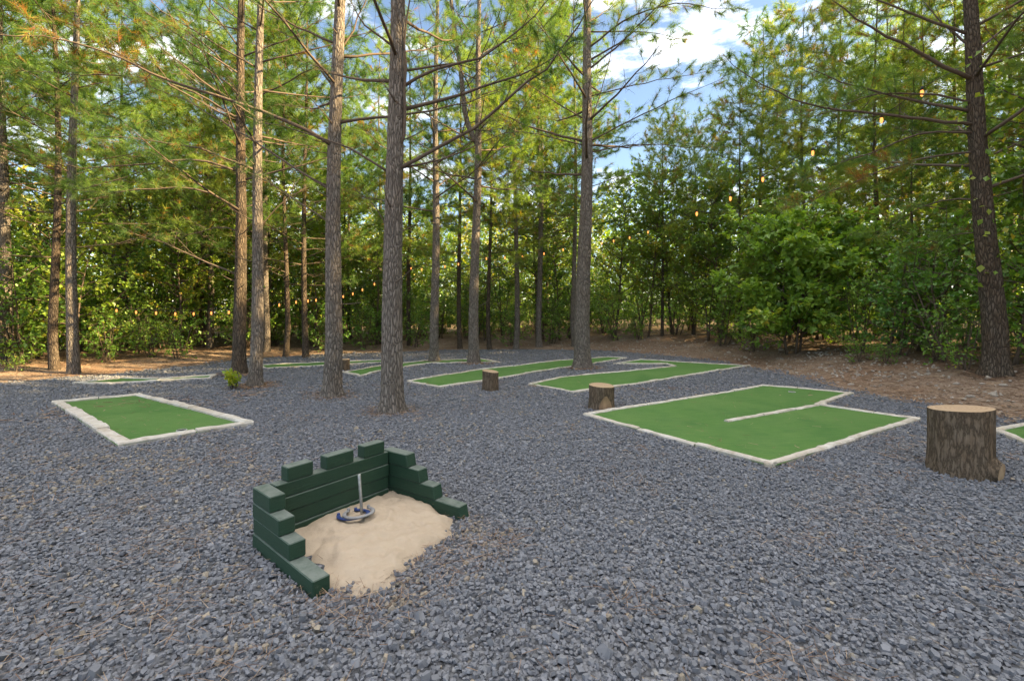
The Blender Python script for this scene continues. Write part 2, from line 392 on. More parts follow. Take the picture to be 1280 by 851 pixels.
def green(pix, label, divider=None, cup=None, w=.10, h=.055):
    rng = np.random.default_rng(len(GREENS) + 40)
    poly = [flat(*p) for p in pix]
    A = sum(poly[i][0] * poly[(i + 1) % len(poly)][1] - poly[(i + 1) % len(poly)][0] * poly[i][1] for i in range(len(poly)))
    if A < 0: poly = poly[::-1]
    c = np.mean(poly, 0); zc = 0.
    GREENS.append(poly)
    root = tag(empty('putting_green', (c[0], c[1], 0)), label, 'putting green', 'mini golf greens on the gravel')
    P = np.array(poly); n = len(P)
    tri = tessellate_polygon([[Vector((x, y, 0)) for x, y in poly]])
    # a fine grid clipped to the outline keeps the turf softly uneven
    mb = MB(); step = .12
    x0, y0 = P.min(0); x1, y1 = P.max(0)
    gx = np.arange(x0, x1 + step, step); gy = np.arange(y0, y1 + step, step); X, Y = np.meshgrid(gx, gy)
    sd = sdist(poly, X, Y)
    # pull grid points just outside back to the outline so the edge follows the border
    ok = sd < .0
    Zt = terrain(X, Y) + .022 + .006 * fbm(X * 2, Y * 2, 5)
    m = X.shape[1]; ii = (np.arange(X.shape[0] - 1)[:, None] * m + np.arange(m - 1)[None])
    okf = ok.ravel(); q = np.stack([ii, ii + 1, ii + m + 1, ii + m], -1).reshape(-1, 4)
    q = q[okf[q].any(1)]
    used, inv = np.unique(q, return_inverse=True)
    V = np.stack([X, Y, Zt], -1).reshape(-1, 3)[used]; ds = sd.ravel()[used]
    out = ds > -.01
    for k in np.where(out)[0]:                     # snap to nearest outline point
        best = None
        for e in range(n):
            a, b = P[e], P[(e + 1) % n]; t = np.clip(((V[k, :2] - a) @ (b - a)) / ((b - a) @ (b - a)), 0, 1); g = a + t * (b - a)
            dd = np.hypot(*(g - V[k, :2]))
            if best is None or dd < best[0]: best = (dd, g)
        V[k, :2] = best[1]
    mb.add(V - np.array([c[0], c[1], 0]), inv.reshape(-1, 4), 0)
    mb.build('turf', TURF, root)
    segs = [(P[e], P[(e + 1) % n]) for e in range(n)]
    if divider: segs += [(np.array(flat(*divider[i])), np.array(flat(*divider[i + 1]))) for i in range(len(divider) - 1)]
    for e, (a, b) in enumerate(segs):
        L = np.linalg.norm(b - a); t = (b - a) / L; k = max(1, round(L / rng.uniform(.6, .95)))
        inn = np.array([-t[1], t[0]]) * (w / 2 if e < n else 0)
        cuts = np.concatenate([[0], np.sort((np.arange(1, k) + rng.uniform(-.18, .18, k - 1)) / k), [1]]) if k > 1 else np.array([0, 1.])
        for i in range(k):
            p = a + t * (cuts[i] * L + .004) + inn + rng.normal(0, .006, 2); q2 = a + t * (cuts[i + 1] * L - .004) + inn + rng.normal(0, .006, 2)
            if np.linalg.norm(q2 - p) < .06: continue
            sb = stone_bar(p, q2, w * rng.uniform(.85, 1.12), h * rng.uniform(.85, 1.15), rng)
            sb.V = [v - np.array([c[0], c[1], 0]) for v in sb.V]
            sb.build('border_stone', KERB, root)
    if cup:
        x, y = flat(*cup); mb = MB(); a = np.arange(24) / 24 * 2 * PI; zt = tz(x, y) + .034
        ring = np.concatenate([np.stack([r * np.cos(a) + x - c[0], r * np.sin(a) + y - c[1], np.full(24, zt + dz)], -1) for r, dz in ((.0585, -.008), (.057, -.002), (.054, -.002), (.052, -.006))])
        i = np.arange(3)[:, None] * 24; j = np.arange(24)[None]
        mb.add(ring, np.stack([i + j, i + (j + 1) % 24, i + 24 + (j + 1) % 24, i + 24 + j], -1).reshape(-1, 4), 0)
        cp = mb.build('cup_rim', WHITE, root)
        mh = MB(); mh.add(np.concatenate([np.stack([.053 * np.cos(a) + x - c[0], .053 * np.sin(a) + y - c[1], np.full(24, zt - .0045)], -1)]), np.arange(24)[None], 0)  # flat black disc, painting in the shade down the cup
        mh.build('cup_hole_shade', BLACK, cp)
    return root
green([(65, 505), (177, 494), (318, 531), (147, 560)], 'short four-sided green with a pale stone border, left of the pines', cup=(227, 540), w=.13)
green([(728, 520), (953, 483), (1068, 493.5), (1024, 507), (1150, 525), (966, 586)], 'large putting green with a stone divider, between two stumps', divider=[(1030, 506), (908, 530)], cup=(990, 492), w=.08, h=.045)
green([(508, 478), (600, 462), (640, 458), (700, 451), (760, 446.5), (784, 448), (735, 456), (660, 467), (612, 476), (550, 486)], 'long slim curving green passing behind the middle stump', w=.075, h=.043)
green([(660, 481), (702, 472), (770, 465), (842, 458.5), (832, 455.5), (767, 455), (800, 450), (939, 458), (915, 462), (800, 480), (717, 492)], 'hook shaped green doubling back on itself behind the scarred stump', w=.075, h=.043)
green([(427, 467), (476, 458), (536, 450.5), (600, 449), (624, 453), (537, 455), (476, 465), (451, 472)], 'narrow green beside the farthest small stump', w=.075, h=.043)
green([(90, 480), (120, 477), (152, 474), (200, 476), (271, 474.5), (262, 478), (195, 479), (134, 481)], 'far narrow green left of the twin pines, seen almost edge-on', w=.075, h=.043)
green([(322, 457.5), (350, 456.5), (480, 450.5), (490, 453), (365, 461), (330, 465)], 'thin far green partly hidden behind the pine trunks', w=.075, h=.043)
green([(1240, 538), (1320, 522), (1440, 552), (1330, 574)], 'green cut off by the right edge beyond the big stump', w=.075, h=.043)

# ------------------------------------------------------------------ horseshoe pit: timber castle wall
P0 = np.array([-1.654, 2.905]); U = np.array([.760, -.651]); Vv = np.array([.651, .760]); TH = .0975; ZB = -.005
def loc2(u, v): return P0 + u * U + v * Vv
def timber(p, t, s, L, W, z0, z1, rng, slant=0., n=2):
    """square timber: starts at plan point p, runs L along t, W wide along s; bevelled; far end may be cut on a slant"""
    mb = MB(); b = .006; prof = [(0, b), (0, 1 - b), (b, 1), (1 - b, 1), (1, 1 - b), (1, b), (1 - b, 0), (b, 0)]
    hgt = z1 - z0; bw = .005
    pr = [(0, bw), (0, hgt - bw), (bw, hgt), (W - bw, hgt), (W, hgt - bw), (W, bw), (W - bw, 0), (bw, 0)]
    st = [(0, .005), (.005, 0), (L - .005, 0), (L, .005)]
    vs = []
    for u, ins in st:
        for a, z in pr:
            aa = min(max(a, ins), W - ins); zz = min(max(z, ins), hgt - ins)
            uu = u + (slant * (hgt - zz) if u > L / 2 else 0)
            g = p + t * uu + s * aa; vs.append((g[0], g[1], z0 + zz))
    i = np.arange(3)[:, None] * 8; j = np.arange(8)[None]
    mb.add(vs, np.stack([i + j, i + (j + 1) % 8, i + 8 + (j + 1) % 8, i + 8 + j], -1).reshape(-1, 4), 0, .5, False)
    mb.more(0, np.arange(8)[::-1][None], 0, False); mb.more(0, (np.arange(8) + 24)[None], 0, False)
    return mb
def fixn(o):
    bm = bmesh.new(); bm.from_mesh(o.data); bmesh.ops.recalc_face_normals(bm, faces=bm.faces); bm.to_mesh(o.data); bm.free(); return o
castle = tag(empty('timber_backstop', (P0[0], P0[1], 0)), 'dark green castle-shaped timber wall with stepped sides around the sand', 'timber wall')
cr = np.random.default_rng(3)
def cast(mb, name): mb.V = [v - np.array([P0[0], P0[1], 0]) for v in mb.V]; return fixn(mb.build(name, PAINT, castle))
LW = .81
for k, fl in enumerate((1., .639, .483, .317)):
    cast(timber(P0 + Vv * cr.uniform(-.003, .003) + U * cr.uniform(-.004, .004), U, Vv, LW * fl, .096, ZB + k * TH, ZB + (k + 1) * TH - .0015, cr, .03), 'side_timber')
A_ = loc2(.0, .099); B_ = loc2(-.068, .99); bt = (B_ - A_) / np.linalg.norm(B_ - A_); bs = np.array([bt[1], -bt[0]]); BL = np.linalg.norm(B_ - A_)
for k in range(4):
    cast(timber(A_ + bs * (0., .006, -.001, .007)[3 - k], bt, bs, BL, .088, ZB + k * TH, ZB + (k + 1) * TH - .0025, cr), 'back_board')
mb_s = .073
for s0, s1 in ((.075, .255), (.355, .575), (.665, .855)):
    cast(timber(A_ + bt * s0 + bs * .003, bt, bs, s1 - s0, .086, ZB + 4 * TH, ZB + 4 * TH + .092, cr), 'merlon')
C_ = loc2(-.068, .992); E_ = loc2(.72, 1.085); ct = (E_ - C_) / np.linalg.norm(E_ - C_); cs = np.array([-ct[1], ct[0]])
CL = np.linalg.norm(E_ - C_)
for k, fl in enumerate((CL, .545, .40, .275)):
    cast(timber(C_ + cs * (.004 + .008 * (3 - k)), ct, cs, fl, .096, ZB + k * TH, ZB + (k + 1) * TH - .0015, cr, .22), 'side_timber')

# sand
SAND_EDGE = []
for _p in ((372, 655), (384, 690), (408, 735), (440, 758), (482, 742), (522, 706), (545, 688), (572, 666), (570, 648), (552, 634), (500, 606), (470, 606), (400, 630)):
    _x, _y = flat(*_p); _d = np.array([_x, _y]) - P0; SAND_EDGE.append((float(_d @ U), float(_d @ Vv)))
def sand_shape(u, v):
    """1 well inside the sand, 0 outside"""
    d = sdist(SAND_EDGE, u, v) + .07 * (vnoise(u * 9 + 3, v * 9, 4) - .5)
    return sstep(.05, -.16, d)
def build_sand():
    n = 110; us = np.linspace(-.03, 1.35, n); vs = np.linspace(.03, 1.18, n); Ug, Vg = np.meshgrid(us, vs)
    h = sand_shape(Ug, Vg)
    # inside the walls the sand goes right up to the boards
    wallv = sstep(1.10, .98, Vg - .11 * Ug) * sstep(.05, .06, Vg)
    inn = np.maximum(h, sstep(.45, .25, Ug) * sstep(.05, .2, Vg))
    Z = -.03 + .085 * inn + .035 * h * np.exp(-((Ug - .33) ** 2 + (Vg - .55) ** 2) / .10) * (wallv * .5 + .5)
    Z += (.022 * (fbm(Ug * 8, Vg * 8, 31, 4) - .5) + .010 * np.sin((Ug * 1.2 - Vg * .5) * 40 + 5 * vnoise(Ug * 5, Vg * 5, 2)) * sstep(.3, .6, Ug) * .4) * inn
    rs = np.hypot(Ug - .27, Vg - .585); Z += .006 * np.sin(rs * 85 + 3 * vnoise(Ug * 7, Vg * 7, 6)) * sstep(.08, .14, rs) * sstep(.42, .22, rs) * (Ug > .3) + .016 * (vnoise(Ug * 26, Vg * 26, 77) - .5) * inn
    X = P0[0] + Ug * U[0] + Vg * Vv[0]; Y = P0[1] + Ug * U[1] + Vg * Vv[1]
    # keep inside the back and right boards
    i = (np.arange(n - 1)[:, None] * n + np.arange(n - 1)[None]).ravel()
    q = np.stack([i, i + 1, i + n + 1, i + n], -1)
    zf = Z.ravel(); bad = (Vg.ravel() - .118 * Ug.ravel() > 1.03)
    q = q[(zf[q] > -.028).any(1) & ~bad[q].any(1)]
    mb = MB(); mb.add(np.stack([X, Y, Z], -1).reshape(-1, 3), q, 0)
    o = fixn(mb.build('sand', SAND)); tag(o, 'pale tan sand heaped inside the green timber wall', 'sand', kind='stuff')
build_sand()
# stake and two horseshoes
sx, sy = -1.043, 3.19
mb = MB(); tube(mb, [(sx, sy, -.05), (sx - .012, sy - .005, .15), (sx - .024, sy - .012, .366), (sx - .0245, sy - .0122, .369)], [.0105, .0105, .0105, .008], 14)
tag(mb.build('horseshoe_stake', METAL), 'upright grey steel stake standing in the sand', 'stake')
def horseshoe(name, mat, loc, rz, tilt, label):
    mb = MB(); n = 28; a = np.linspace(-2.35, 2.35, n)
    x = .094 * np.sin(a); y = -.10 * np.cos(a) * np.where(np.abs(a) > PI / 2, 1.15, 1); 
    c = np.stack([x, y, 0 * x], -1); t = norm(np.gradient(c, axis=0)); s = np.stack([t[:, 1], -t[:, 0], 0 * x], -1)
    w = .013; pr = [(-w, 0), (-w, .008), (-w + .004, .011), (w - .004, .011), (w, .008), (w, 0)]
    V = np.concatenate([[c[i] + s[i] * p + np.array([0, 0, z]) for p, z in pr] for i in range(n)])
    i = np.arange(n - 1)[:, None] * 6; j = np.arange(6)[None]
    mb.add(V, np.stack([i + j, i + (j + 1) % 6, i + 6 + (j + 1) % 6, i + 6 + j], -1).reshape(-1, 4), 0, .5, True)
    mb.more(0, np.arange(6)[None], 0, False); mb.more(0, (np.arange(6)[::-1] + 6 * (n - 1))[None], 0, False)
    # heel calks at the two tips
    for e in (0, n - 1):
        tube(mb, [c[e] + [0, 0, .002], c[e] + [0, 0, .022]], [.012, .010], 8)
    o = fixn(mb.build(name, mat)); o.location = loc; o.rotation_euler = (tilt[0], tilt[1], rz); tag(o, label, 'horseshoe', 'horseshoes at the stake'); return o
horseshoe('horseshoe', BLUE, (sx - .05, sy - .045, .097), .9, (-.12, .05), 'blue painted horseshoe lying under the grey one at the stake')
horseshoe('horseshoe', WORN, (sx - .012, sy - .055, .115), .35, (-.10, -.03), 'worn grey horseshoe lying on top around the stake')

# ------------------------------------------------------------------ tree stumps
STUMPS = []
def stump(px, py, wpx, htop, label, knot=None, scar=None, seed=0, flare=.06, slope=0.):
    x, y = at(px, py); z = tz(x, y); k = (px - 640) / F; r = wpx / F * y / 2 / math.sqrt(1 + k * k)
    y2 = y + r * .9; x2 = k * y2
    STUMPS.append((x2, y2, r))
    rng = np.random.default_rng(seed)
    root = tag(empty('tree_stump', (x2, y2, z)), label, 'tree stump', 'sawn stumps set on the gravel')
    s = 56; n = 30; zz = np.linspace(-.03, htop, n); a = np.arange(s) / s * 2 * PI
    A, Z = np.meshgrid(a, zz)
    ca, sa = np.cos(A), np.sin(A)
    lob = .03 * np.sin(2 * A + seed) + .025 * np.sin(3 * A + 2 * seed) + .015 * np.sin(5 * A + seed)
    ridg = vnoise(A * 9, Z * 5 + seed, seed) * .5 + vnoise(A * 22, Z * 9, seed + 3) * .35
    ridg = np.where(A > 6.2, ridg, ridg)
    R = r * (1 + lob + flare * np.exp(-np.maximum(Z, 0) / (.18 * htop + .03)) + .055 * (ridg - .42))
    if scar is not None:
        da = (A - scar + PI) % (2 * PI) - PI; R *= 1 - .16 * np.exp(-(da / .42) ** 2) * sstep(.72 * htop, .3 * htop, Z)
    tilt = rng.normal(0, .012)
    V = np.stack([R * ca, R * sa, Z + (tilt * ca + .006 * sa + slope * (ca - sa)) * (Z / htop)], -1)
    i = np.arange(n - 1)[:, None] * s; j = np.arange(s)[None]
    q = np.stack([i + j, i + (j + 1) % s, i + s + (j + 1) % s, i + s + j], -1).reshape(-1, 4)
    mb = MB(); mb.add(V.reshape(-1, 3), q, 0)
    mb.build('bark', BARK_STUMP, root)
    top = V[-1]; mb = MB(); rings = [top + np.array([0, 0, .001])]
    cen = top.mean(0)
    for f in (.96, .7, .35): rings.append(cen + (top - cen) * f + np.array([0, 0, .004 + .002 * rng.random()]))
    VV = np.concatenate(rings + [cen[None] + [0, 0, .004]])
    i = np.arange(3)[:, None] * s
    q2 = np.stack([i + j, i + (j + 1) % s, i + s + (j + 1) % s, i + s + j], -1).reshape(-1, 4)
    mb.add(VV, q2, 0, .5, False); jj = np.arange(s); mb.more(0, np.stack([3 * s + jj, 3 * s + (jj + 1) % s, np.full(s, 4 * s)], -1), 0, False)
    mb.build('cut_top', CUT, root)
    if knot:
        ka, kz, kr = knot; d = np.array([math.cos(ka), math.sin(ka), -.1]); p = np.array([math.cos(ka) * r * .8, math.sin(ka) * r * .8, kz])
        mb = MB(); tube(mb, [p, p + d * r * .18, p + d * r * .30, p + d * r * .40], [kr * 1.7, kr * 1.4, kr * 1.12, kr], 20, cap=False)
        mb.build('side_limb_stub', BARK_STUMP, root)
        mb = MB(); e = p + d * (r * .40 + .001); u = norm(np.cross(d, [0, 0, 1])); w = np.cross(u, d); aa = np.arange(20) / 20 * 2 * PI
        mb.add(np.concatenate([e + kr * (np.cos(aa)[:, None] * u + np.sin(aa)[:, None] * w), (e + d * .004)[None]]), np.stack([np.arange(20), (np.arange(20) + 1) % 20, np.full(20, 20)], -1), 0, .5, False)
        fixn(mb.build('cut_stub_face', CUT, root))
    if scar is not None:
        # bare wood patch following the hollow
        m2 = 14; az = np.linspace(-.5, .5, m2); zs = np.linspace(.02, .62 * htop, 12); Va = []
        for b in zs:
            wd = 1 - (b / (.66 * htop)) ** 2.2
            for g in az:
                A1 = scar + g * max(wd, .08); 
                da = A1 - scar; lob1 = .03 * math.sin(2 * A1 + seed) + .025 * math.sin(3 * A1 + 2 * seed) + .015 * math.sin(5 * A1 + seed)
                Rr = r * (1 + lob1 + flare * math.exp(-b / (.18 * htop + .03))) * (1 - .16 * math.exp(-(da / .42) ** 2) * float(sstep(.72 * htop, .3 * htop, b))) + .0135 * r / .2 + .002
                Va.append((Rr * math.cos(A1), Rr * math.sin(A1), b))
        i = np.arange(11)[:, None] * m2; j2 = np.arange(m2 - 1)[None]
        mb = MB(); mb.add(Va, np.stack([i + j2, i + j2 + 1, i + m2 + j2 + 1, i + m2 + j2], -1).reshape(-1, 4), 0)
        mb.build('bare_wood_scar', simple('weathered_bare_wood', (.14, .085, .05), (.34, .225, .135), 9., .85, .5, .01, (1, 1, .25)), root)
    return root
stump(1201, 601, 88, .60, 'big bark-covered stump with a sawn limb stub low on one side', knot=(-1.06, .082, .088), seed=4, slope=.024, flare=.10)
stump(752, 513, 33, .355, 'medium stump with a bare wood scar on its bark', scar=-1.45, seed=5)
stump(613, 489, 20, .36, 'smaller stump in front of the long curving green', seed=8, flare=.04)
stump(432, 464, 11, .29, 'tiny far stump beside the narrow green, next to a pine', seed=11, flare=.03)

# ------------------------------------------------------------------ pines
TREES = []
def trunk_mesh(mb, cl, r0, h, sides, rough=.06, seed=0, flare=.35, top=.12):
    """cl(z) -> centre offset; tapered, flared, with bark relief"""
    n = int(h / (.09 if sides > 20 else .4)) + 2
    z = np.concatenate([np.linspace(-.15, .6, 10), np.linspace(.6, h, n)[1:]])
    c = np.array([cl(q) for q in z]); r = r0 * (1 - (1 - top) * (np.clip(z, 0, h) / h) ** .9) * (1 + flare * np.exp(-np.maximum(z, 0) / .16))
    a = np.arange(sides) / sides * 2 * PI; A, Z = np.meshgrid(a, z)
    if sides > 20:
        rf = 1 + rough * 2 * (vnoise(A * 5.1, Z * 6, seed) * .6 + vnoise(A * 11, Z * 14, seed + 1) * .4 - .5) + .10 * np.exp(-np.maximum(Z, 0) / .12) * np.sin(A * 5 + seed)
    else: rf = np.ones_like(A) + rough * (vnoise(A * 2, Z * 2, seed) - .5)
    R = r[:, None] * rf
    V = np.stack([c[:, 0:1] + R * np.cos(A), c[:, 1:2] + R * np.sin(A), Z], -1).reshape(-1, 3)
    m = len(z); i = np.arange(m - 1)[:, None] * sides; j = np.arange(sides)[None]
    mb.add(V, np.stack([i + j, i + (j + 1) % sides, i + sides + (j + 1) % sides, i + sides + j], -1).reshape(-1, 4), 0)
    return lambda q: r0 * (1 - (1 - top) * (min(max(q, 0), h) / h) ** .9)
def limb(mb, pts, r0, rng, lod, twig_len=.7, fol=1., dead=.1, tone=.4, t0=.3, up=.25, tw_gap=.22, sides=6):
    """a branch: tube, side twigs, needle bundles; mat 0 wood, mat 1 needles"""
    n = max(7, int(np.linalg.norm(np.asarray(pts[-1]) - np.asarray(pts[0])) / .28)); p = resample(pts, n)
    p[1:] += rng.normal(0, .022, (n - 1, 3)) * np.linspace(.3, 1, n - 1)[:, None]
    seg = np.linalg.norm(np.diff(p, axis=0), axis=1); L = seg.sum(); s = np.concatenate([[0], np.cumsum(seg)]) / L
    tube(mb, p, r0 * (1 - .86 * s), sides, 0)
    m = max(3, int(L * (1 - t0) / tw_gap)); t = t0 + (1 - t0) * (np.arange(m) + rng.uniform(.1, .9, m)) / m
    b = np.stack([np.interp(t, s, p[:, k]) for k in range(3)], -1); tg = norm(np.stack([np.interp(t, s, np.gradient(p, axis=0)[:, k]) for k in range(3)], -1))
    lat = norm(np.cross(tg, [0, 0, 1.])) * np.where(np.arange(m) % 2 == 0, 1, -1)[:, None]
    d = norm(tg * rng.uniform(.4, .9, (m, 1)) + lat + rng.normal(0, .25, (m, 3)) + np.array([0, 0, up]))
    l = twig_len * (1 - .55 * np.abs(t - .45)) * rng.uniform(.5, 1.25, m)
    P2 = b + d * l[:, None] + np.array([0, 0, .10]) * l[:, None]; P1 = b + d * l[:, None] * .5
    r = np.maximum(.0035, np.interp(t, s, r0 * (1 - .86 * s)) * .42)
    twigs(mb, b, P1, P2, r, .003)
    # second order
    k2 = 3; q0 = []; q2 = []
    for f in (.35, .6, .85):
        bb = b + (P2 - b) * f; dd = norm(d + rng.normal(0, .55, (m, 3)) + np.array([0, 0, up * .6]))
        q0.append(bb); q2.append(bb + dd * (l * rng.uniform(.25, .55, m))[:, None])
    q0 = np.concatenate(q0); q2 = np.concatenate(q2); twigs(mb, q0, (q0 + q2) / 2 + rng.normal(0, .01, q0.shape), q2, .0038, .0025)
    # needle bundles: at the twig tips and back along them
    live = t > (1 - fol) * .9 + t0 * .5
    tp, td, tt = [], [], []
    for src0, src2, lv in ((b, P2, live), (q0, q2, np.tile(live, 3))):
        dd = norm(src2 - src0)
        for f in lod['along']:
            keep = lv & (rng.random(len(src0)) < min(1, fol * 1.1))
            tp.append((src0 + (src2 - src0) * f)[keep]); td.append(norm(dd + np.array([0, 0, .15]))[keep])
            tt.append(np.full(keep.sum(), tone))
    e = p[-1][None]; tp.append(e); td.append(norm(p[-1] - p[-2])[None]); tt.append(np.array([tone]))
    tp, td, tt = np.concatenate(tp), np.concatenate(td), np.concatenate(tt)
    if rng.random() < .08: dead = .5
    tt = np.clip(tt + rng.normal(0, .08, len(tt)), 0, .78)
    dm = rng.random(len(tt)) < dead; tt[dm] = rng.uniform(.84, 1., dm.sum())
    tufts(mb, tp, td, lod['k'], lod['L'], lod['w'], rng, 1, tt)
NEAR = dict(along=(.45, .62, .8, 1.), k=20, L=.18, w=.0045)
MID = dict(along=(.35, .55, .78, 1.), k=11, L=.21, w=.0115)
THIN = dict(along=(.5, 1.), k=10, L=.21, w=.007)
FAR = dict(along=(.35, .65, 1.), k=14, L=.24, w=.013)

def auto_limb(rng, z, az, L, elev, rt):
    n = 6; f = np.linspace(0, 1, n); e = elev + .25 * f * f
    d = np.array([math.cos(az), math.sin(az)]); side = np.array([-d[1], d[0]]); bend = rng.normal(0, .12)
    h = np.cumsum(np.concatenate([[0], np.cos(e[1:]) * L / (n - 1)])); v = np.cumsum(np.concatenate([[0], np.sin(e[1:]) * L / (n - 1)]))
    return np.stack([d[0] * (h + rt * .6) + side[0] * bend * h * f, d[1] * (h + rt * .6) + side[1] * bend * h * f, z + v], -1)

def near_pine(px, py, wpx, pxtop, h, label, limbs=(), zmin=3.2, nauto=22, seed=0, mat=None, fol_lo=.35, avoid=None, fork=None, wobble=.05, name='pine_tree', toneb=.42):
    x, y = at(px, py); z0 = tz(x, y); k = (px - 640) / F; r0 = wpx / F * y / 2 / math.sqrt(1 + k * k) * .92
    ztop = CAMH + HZ / F * y - z0; lean = ((pxtop - 640) / F * y - x) / ztop
    rng = np.random.default_rng(seed); ph = rng.uniform(0, 6)
    cl = lambda q: np.array([lean * q + wobble * math.sin(q * .8 + ph) * min(1, max(q, 0)) - 0 * q, wobble * .6 * math.sin(q * .6 + ph * 2) * min(1, max(q, 0)), q])
    root = tag(empty(name, (x, y, z0)), label, 'pine tree', 'tall pines standing on and around the gravel')
    mb = MB(); rf = trunk_mesh(mb, cl, r0, h, 40 if y < 10 or wpx > 30 else 28, .06, seed, .38)
    trunk = mb.build('trunk', mat or BARK, root)
    base = np.array([x, y, z0])
    for pts, dd, r, fo in limbs:
        d0 = y; W = [px3(a, b, y + (dd - y) * i / (len(pts) - 1)) - base for i, (a, b) in enumerate(pts)]
        zq = W[0][2]; c = cl(zq); W[0] = c + norm(W[0] - c) * rf(zq) * .4 if np.linalg.norm(W[0] - c) > 1e-6 else W[0]
        mb = MB(); limb(mb, W, r, rng, NEAR, .6, fo, .10, toneb, .22, .2, .2, 8); mb.build('branch', [TWIG, NEEDLE], root)
    if fork:
        W = [px3(a, b, y + .1) - base for a, b in fork]; W[0] = cl(W[0][2])
        mb = MB(); p = resample(W, 14); tube(mb, p, np.linspace(r0 * .5, r0 * .3, 14), 14); mb.build('side_stem', mat or BARK, root)
    # whorls of limbs
    ang = rng.uniform(0, 6.28)
    for i in range(nauto):
        f = i / max(1, nauto - 1); z = zmin + (h * .93 - zmin) * f ** 1.05 + rng.normal(0, .12); ang += 2.4 + rng.normal(0, .3)
        a2 = ang
        if avoid:                                   # keep low limbs out of the view straight at the camera
            pass
        L = .9 * (1.4 + 2.2 * math.sin(min(1, f * 1.5 + .35) * PI * .62)) * (1.15 - .75 * f) * rng.uniform(.75, 1.15)
        el = math.radians(rng.uniform(2, 22) + 35 * f)
        c = cl(z); pts = auto_limb(rng, z, a2, L, el, rf(z)) + np.array([c[0], c[1], 0])
        fo = fol_lo + (1 - fol_lo) * min(1, f * 2.2)
        ztop_v = CAMH + .75 * y
        lod = NEAR if z < ztop_v else THIN
        mb = MB(); limb(mb, pts, max(.012, rf(z) * .26), rng, lod, .62, fo, .09 if f < .3 else .03, toneb + rng.normal(0, .07), .3, .2, .22, 6)
        mb.build('branch', [TWIG, NEEDLE], root)
    for i in range(9):                              # dead stubs below the crown
        z = rng.uniform(1.6, zmin + 1.5); a2 = rng.uniform(0, 6.28); L = rng.uniform(.12, .7); c = cl(z)
        p = auto_limb(rng, z, a2, L, rng.uniform(-.1, .5), rf(z)) + np.array([c[0], c[1], 0])
        mb = MB(); tube(mb, p, np.linspace(.012, .004, 6), 5); mb.build('dead_stub', TWIG, root)
    TREES.append((x, y, r0 * 1.3))
    return root

near_pine(490, 515, 31, 496, 15.5, 'thick pine nearest the camera, rising behind the green timber wall', [
    ([(494, 213), (545, 185), (600, 155), (640, 118), (690, 75), (720, 40), (745, 0), (770, -50)], 6.2, .032, .55),
    ([(497, 112), (540, 88), (600, 72), (640, 45), (680, 8), (705, -30)], 6.5, .026, .5),
    ([(497, 90), (545, 82), (590, 76), (640, 50), (690, 35)], 7.3, .02, .5),
    ([(488, 217), (450, 192), (420, 178), (370, 163), (320, 150)], 6.6, .02, .3),
    ([(494, 195), (507, 160), (504, 110), (507, 60), (511, 0), (514, -60)], 6.7, .03, .3),
    ([(488, 290), (470, 262), (462, 245)], 6.7, .012, .0),
    ([(490, 60), (455, 30), (430, -10)], 6.6, .02, .6), ([(493, 213), (560, 196), (610, 175), (655, 160)], 7.4, .018, .4)], zmin=4.6, nauto=24, seed=1, wobble=.02)
near_pine(415, 495, 26, 423, 15, 'pine with a straight grey trunk, second to the left of the nearest one', [
    ([(418, 184), (400, 171), (330, 140), (220, 103), (155, 75), (80, 50), (0, 42), (-60, 50)], 6.2, .035, .55),
    ([(417, 240), (360, 205), (300, 165), (220, 120), (150, 95)], 8.8, .022, .45),
    ([(419, 110), (380, 60), (350, 20), (330, -20)], 8.4, .022, .5),
    ([(414, 280), (370, 250), (330, 225), (290, 205)], 8.8, .016, .35),
    ([(419, 70), (440, 40), (455, 5), (470, -30)], 8.4, .02, .4)], zmin=5.0, nauto=24, seed=2, wobble=.03)
near_pine(319, 483, 19, 326, 14.5, 'slim front trunk of the twin pines, with the small sprout at its foot', [
    ([(323, 215), (290, 200), (240, 185), (180, 175), (110, 172)], 8.0, .024, .7),
    ([(321, 290), (350, 255), (390, 230)], 9.4, .014, .3),
    ([(323, 165), (300, 120), (250, 80), (200, 50)], 8.6, .022, .6)], zmin=4.4, nauto=24, seed=3, wobble=.02)
near_pine(299, 467, 20, 302, 15, 'rear trunk of the twin pines, thicker and darker, on a root mound', [
    ([(296, 344), (260, 328), (205, 305), (150, 284)], 10.2, .022, .3),
    ([(297, 290), (275, 284), (240, 292), (205, 303)], 10.4, .018, .2),
    ([(299, 265), (260, 240), (200, 235), (130, 240), (60, 230)], 9.4, .026, .9),
    ([(299, 215), (250, 200), (180, 205), (100, 210), (30, 190)], 9.2, .028, .9),
    ([(300, 150), (240, 115), (170, 95), (100, 95), (20, 90)], 9.0, .028, .9),
    ([(300, 100), (250, 50), (190, 20), (120, 5)], 9.6, .024, .9),
    ([(300, 60), (260, 10), (220, -40)], 9.6, .024, .9)], zmin=3.9, nauto=26, seed=4, mat=BARK_DARK, wobble=.02, fol_lo=.6)
near_pine(543, 452, 13, 546, 15, 'slender pine just right of the nearest trunk, base by the narrow green', [
    ([(544, 250), (575, 225), (610, 200)], 13, .014, .3), ([(544, 215), (515, 190), (480, 175)], 13, .014, .4)], zmin=4.6, nauto=26, seed=5, fol_lo=.5, wobble=.03)
near_pine(592, 454, 15, 600, 15, 'forked pine whose side stem splits off above the small stump', [
    ([(594, 235), (560, 210), (545, 195)], 13, .014, .3), ([(595, 235), (640, 215), (675, 200)], 13, .014, .4)], zmin=4.8, nauto=26, seed=6, fork=[(590, 185), (583, 150), (577, 100), (569, 40), (560, -30)], fol_lo=.5, wobble=.03)
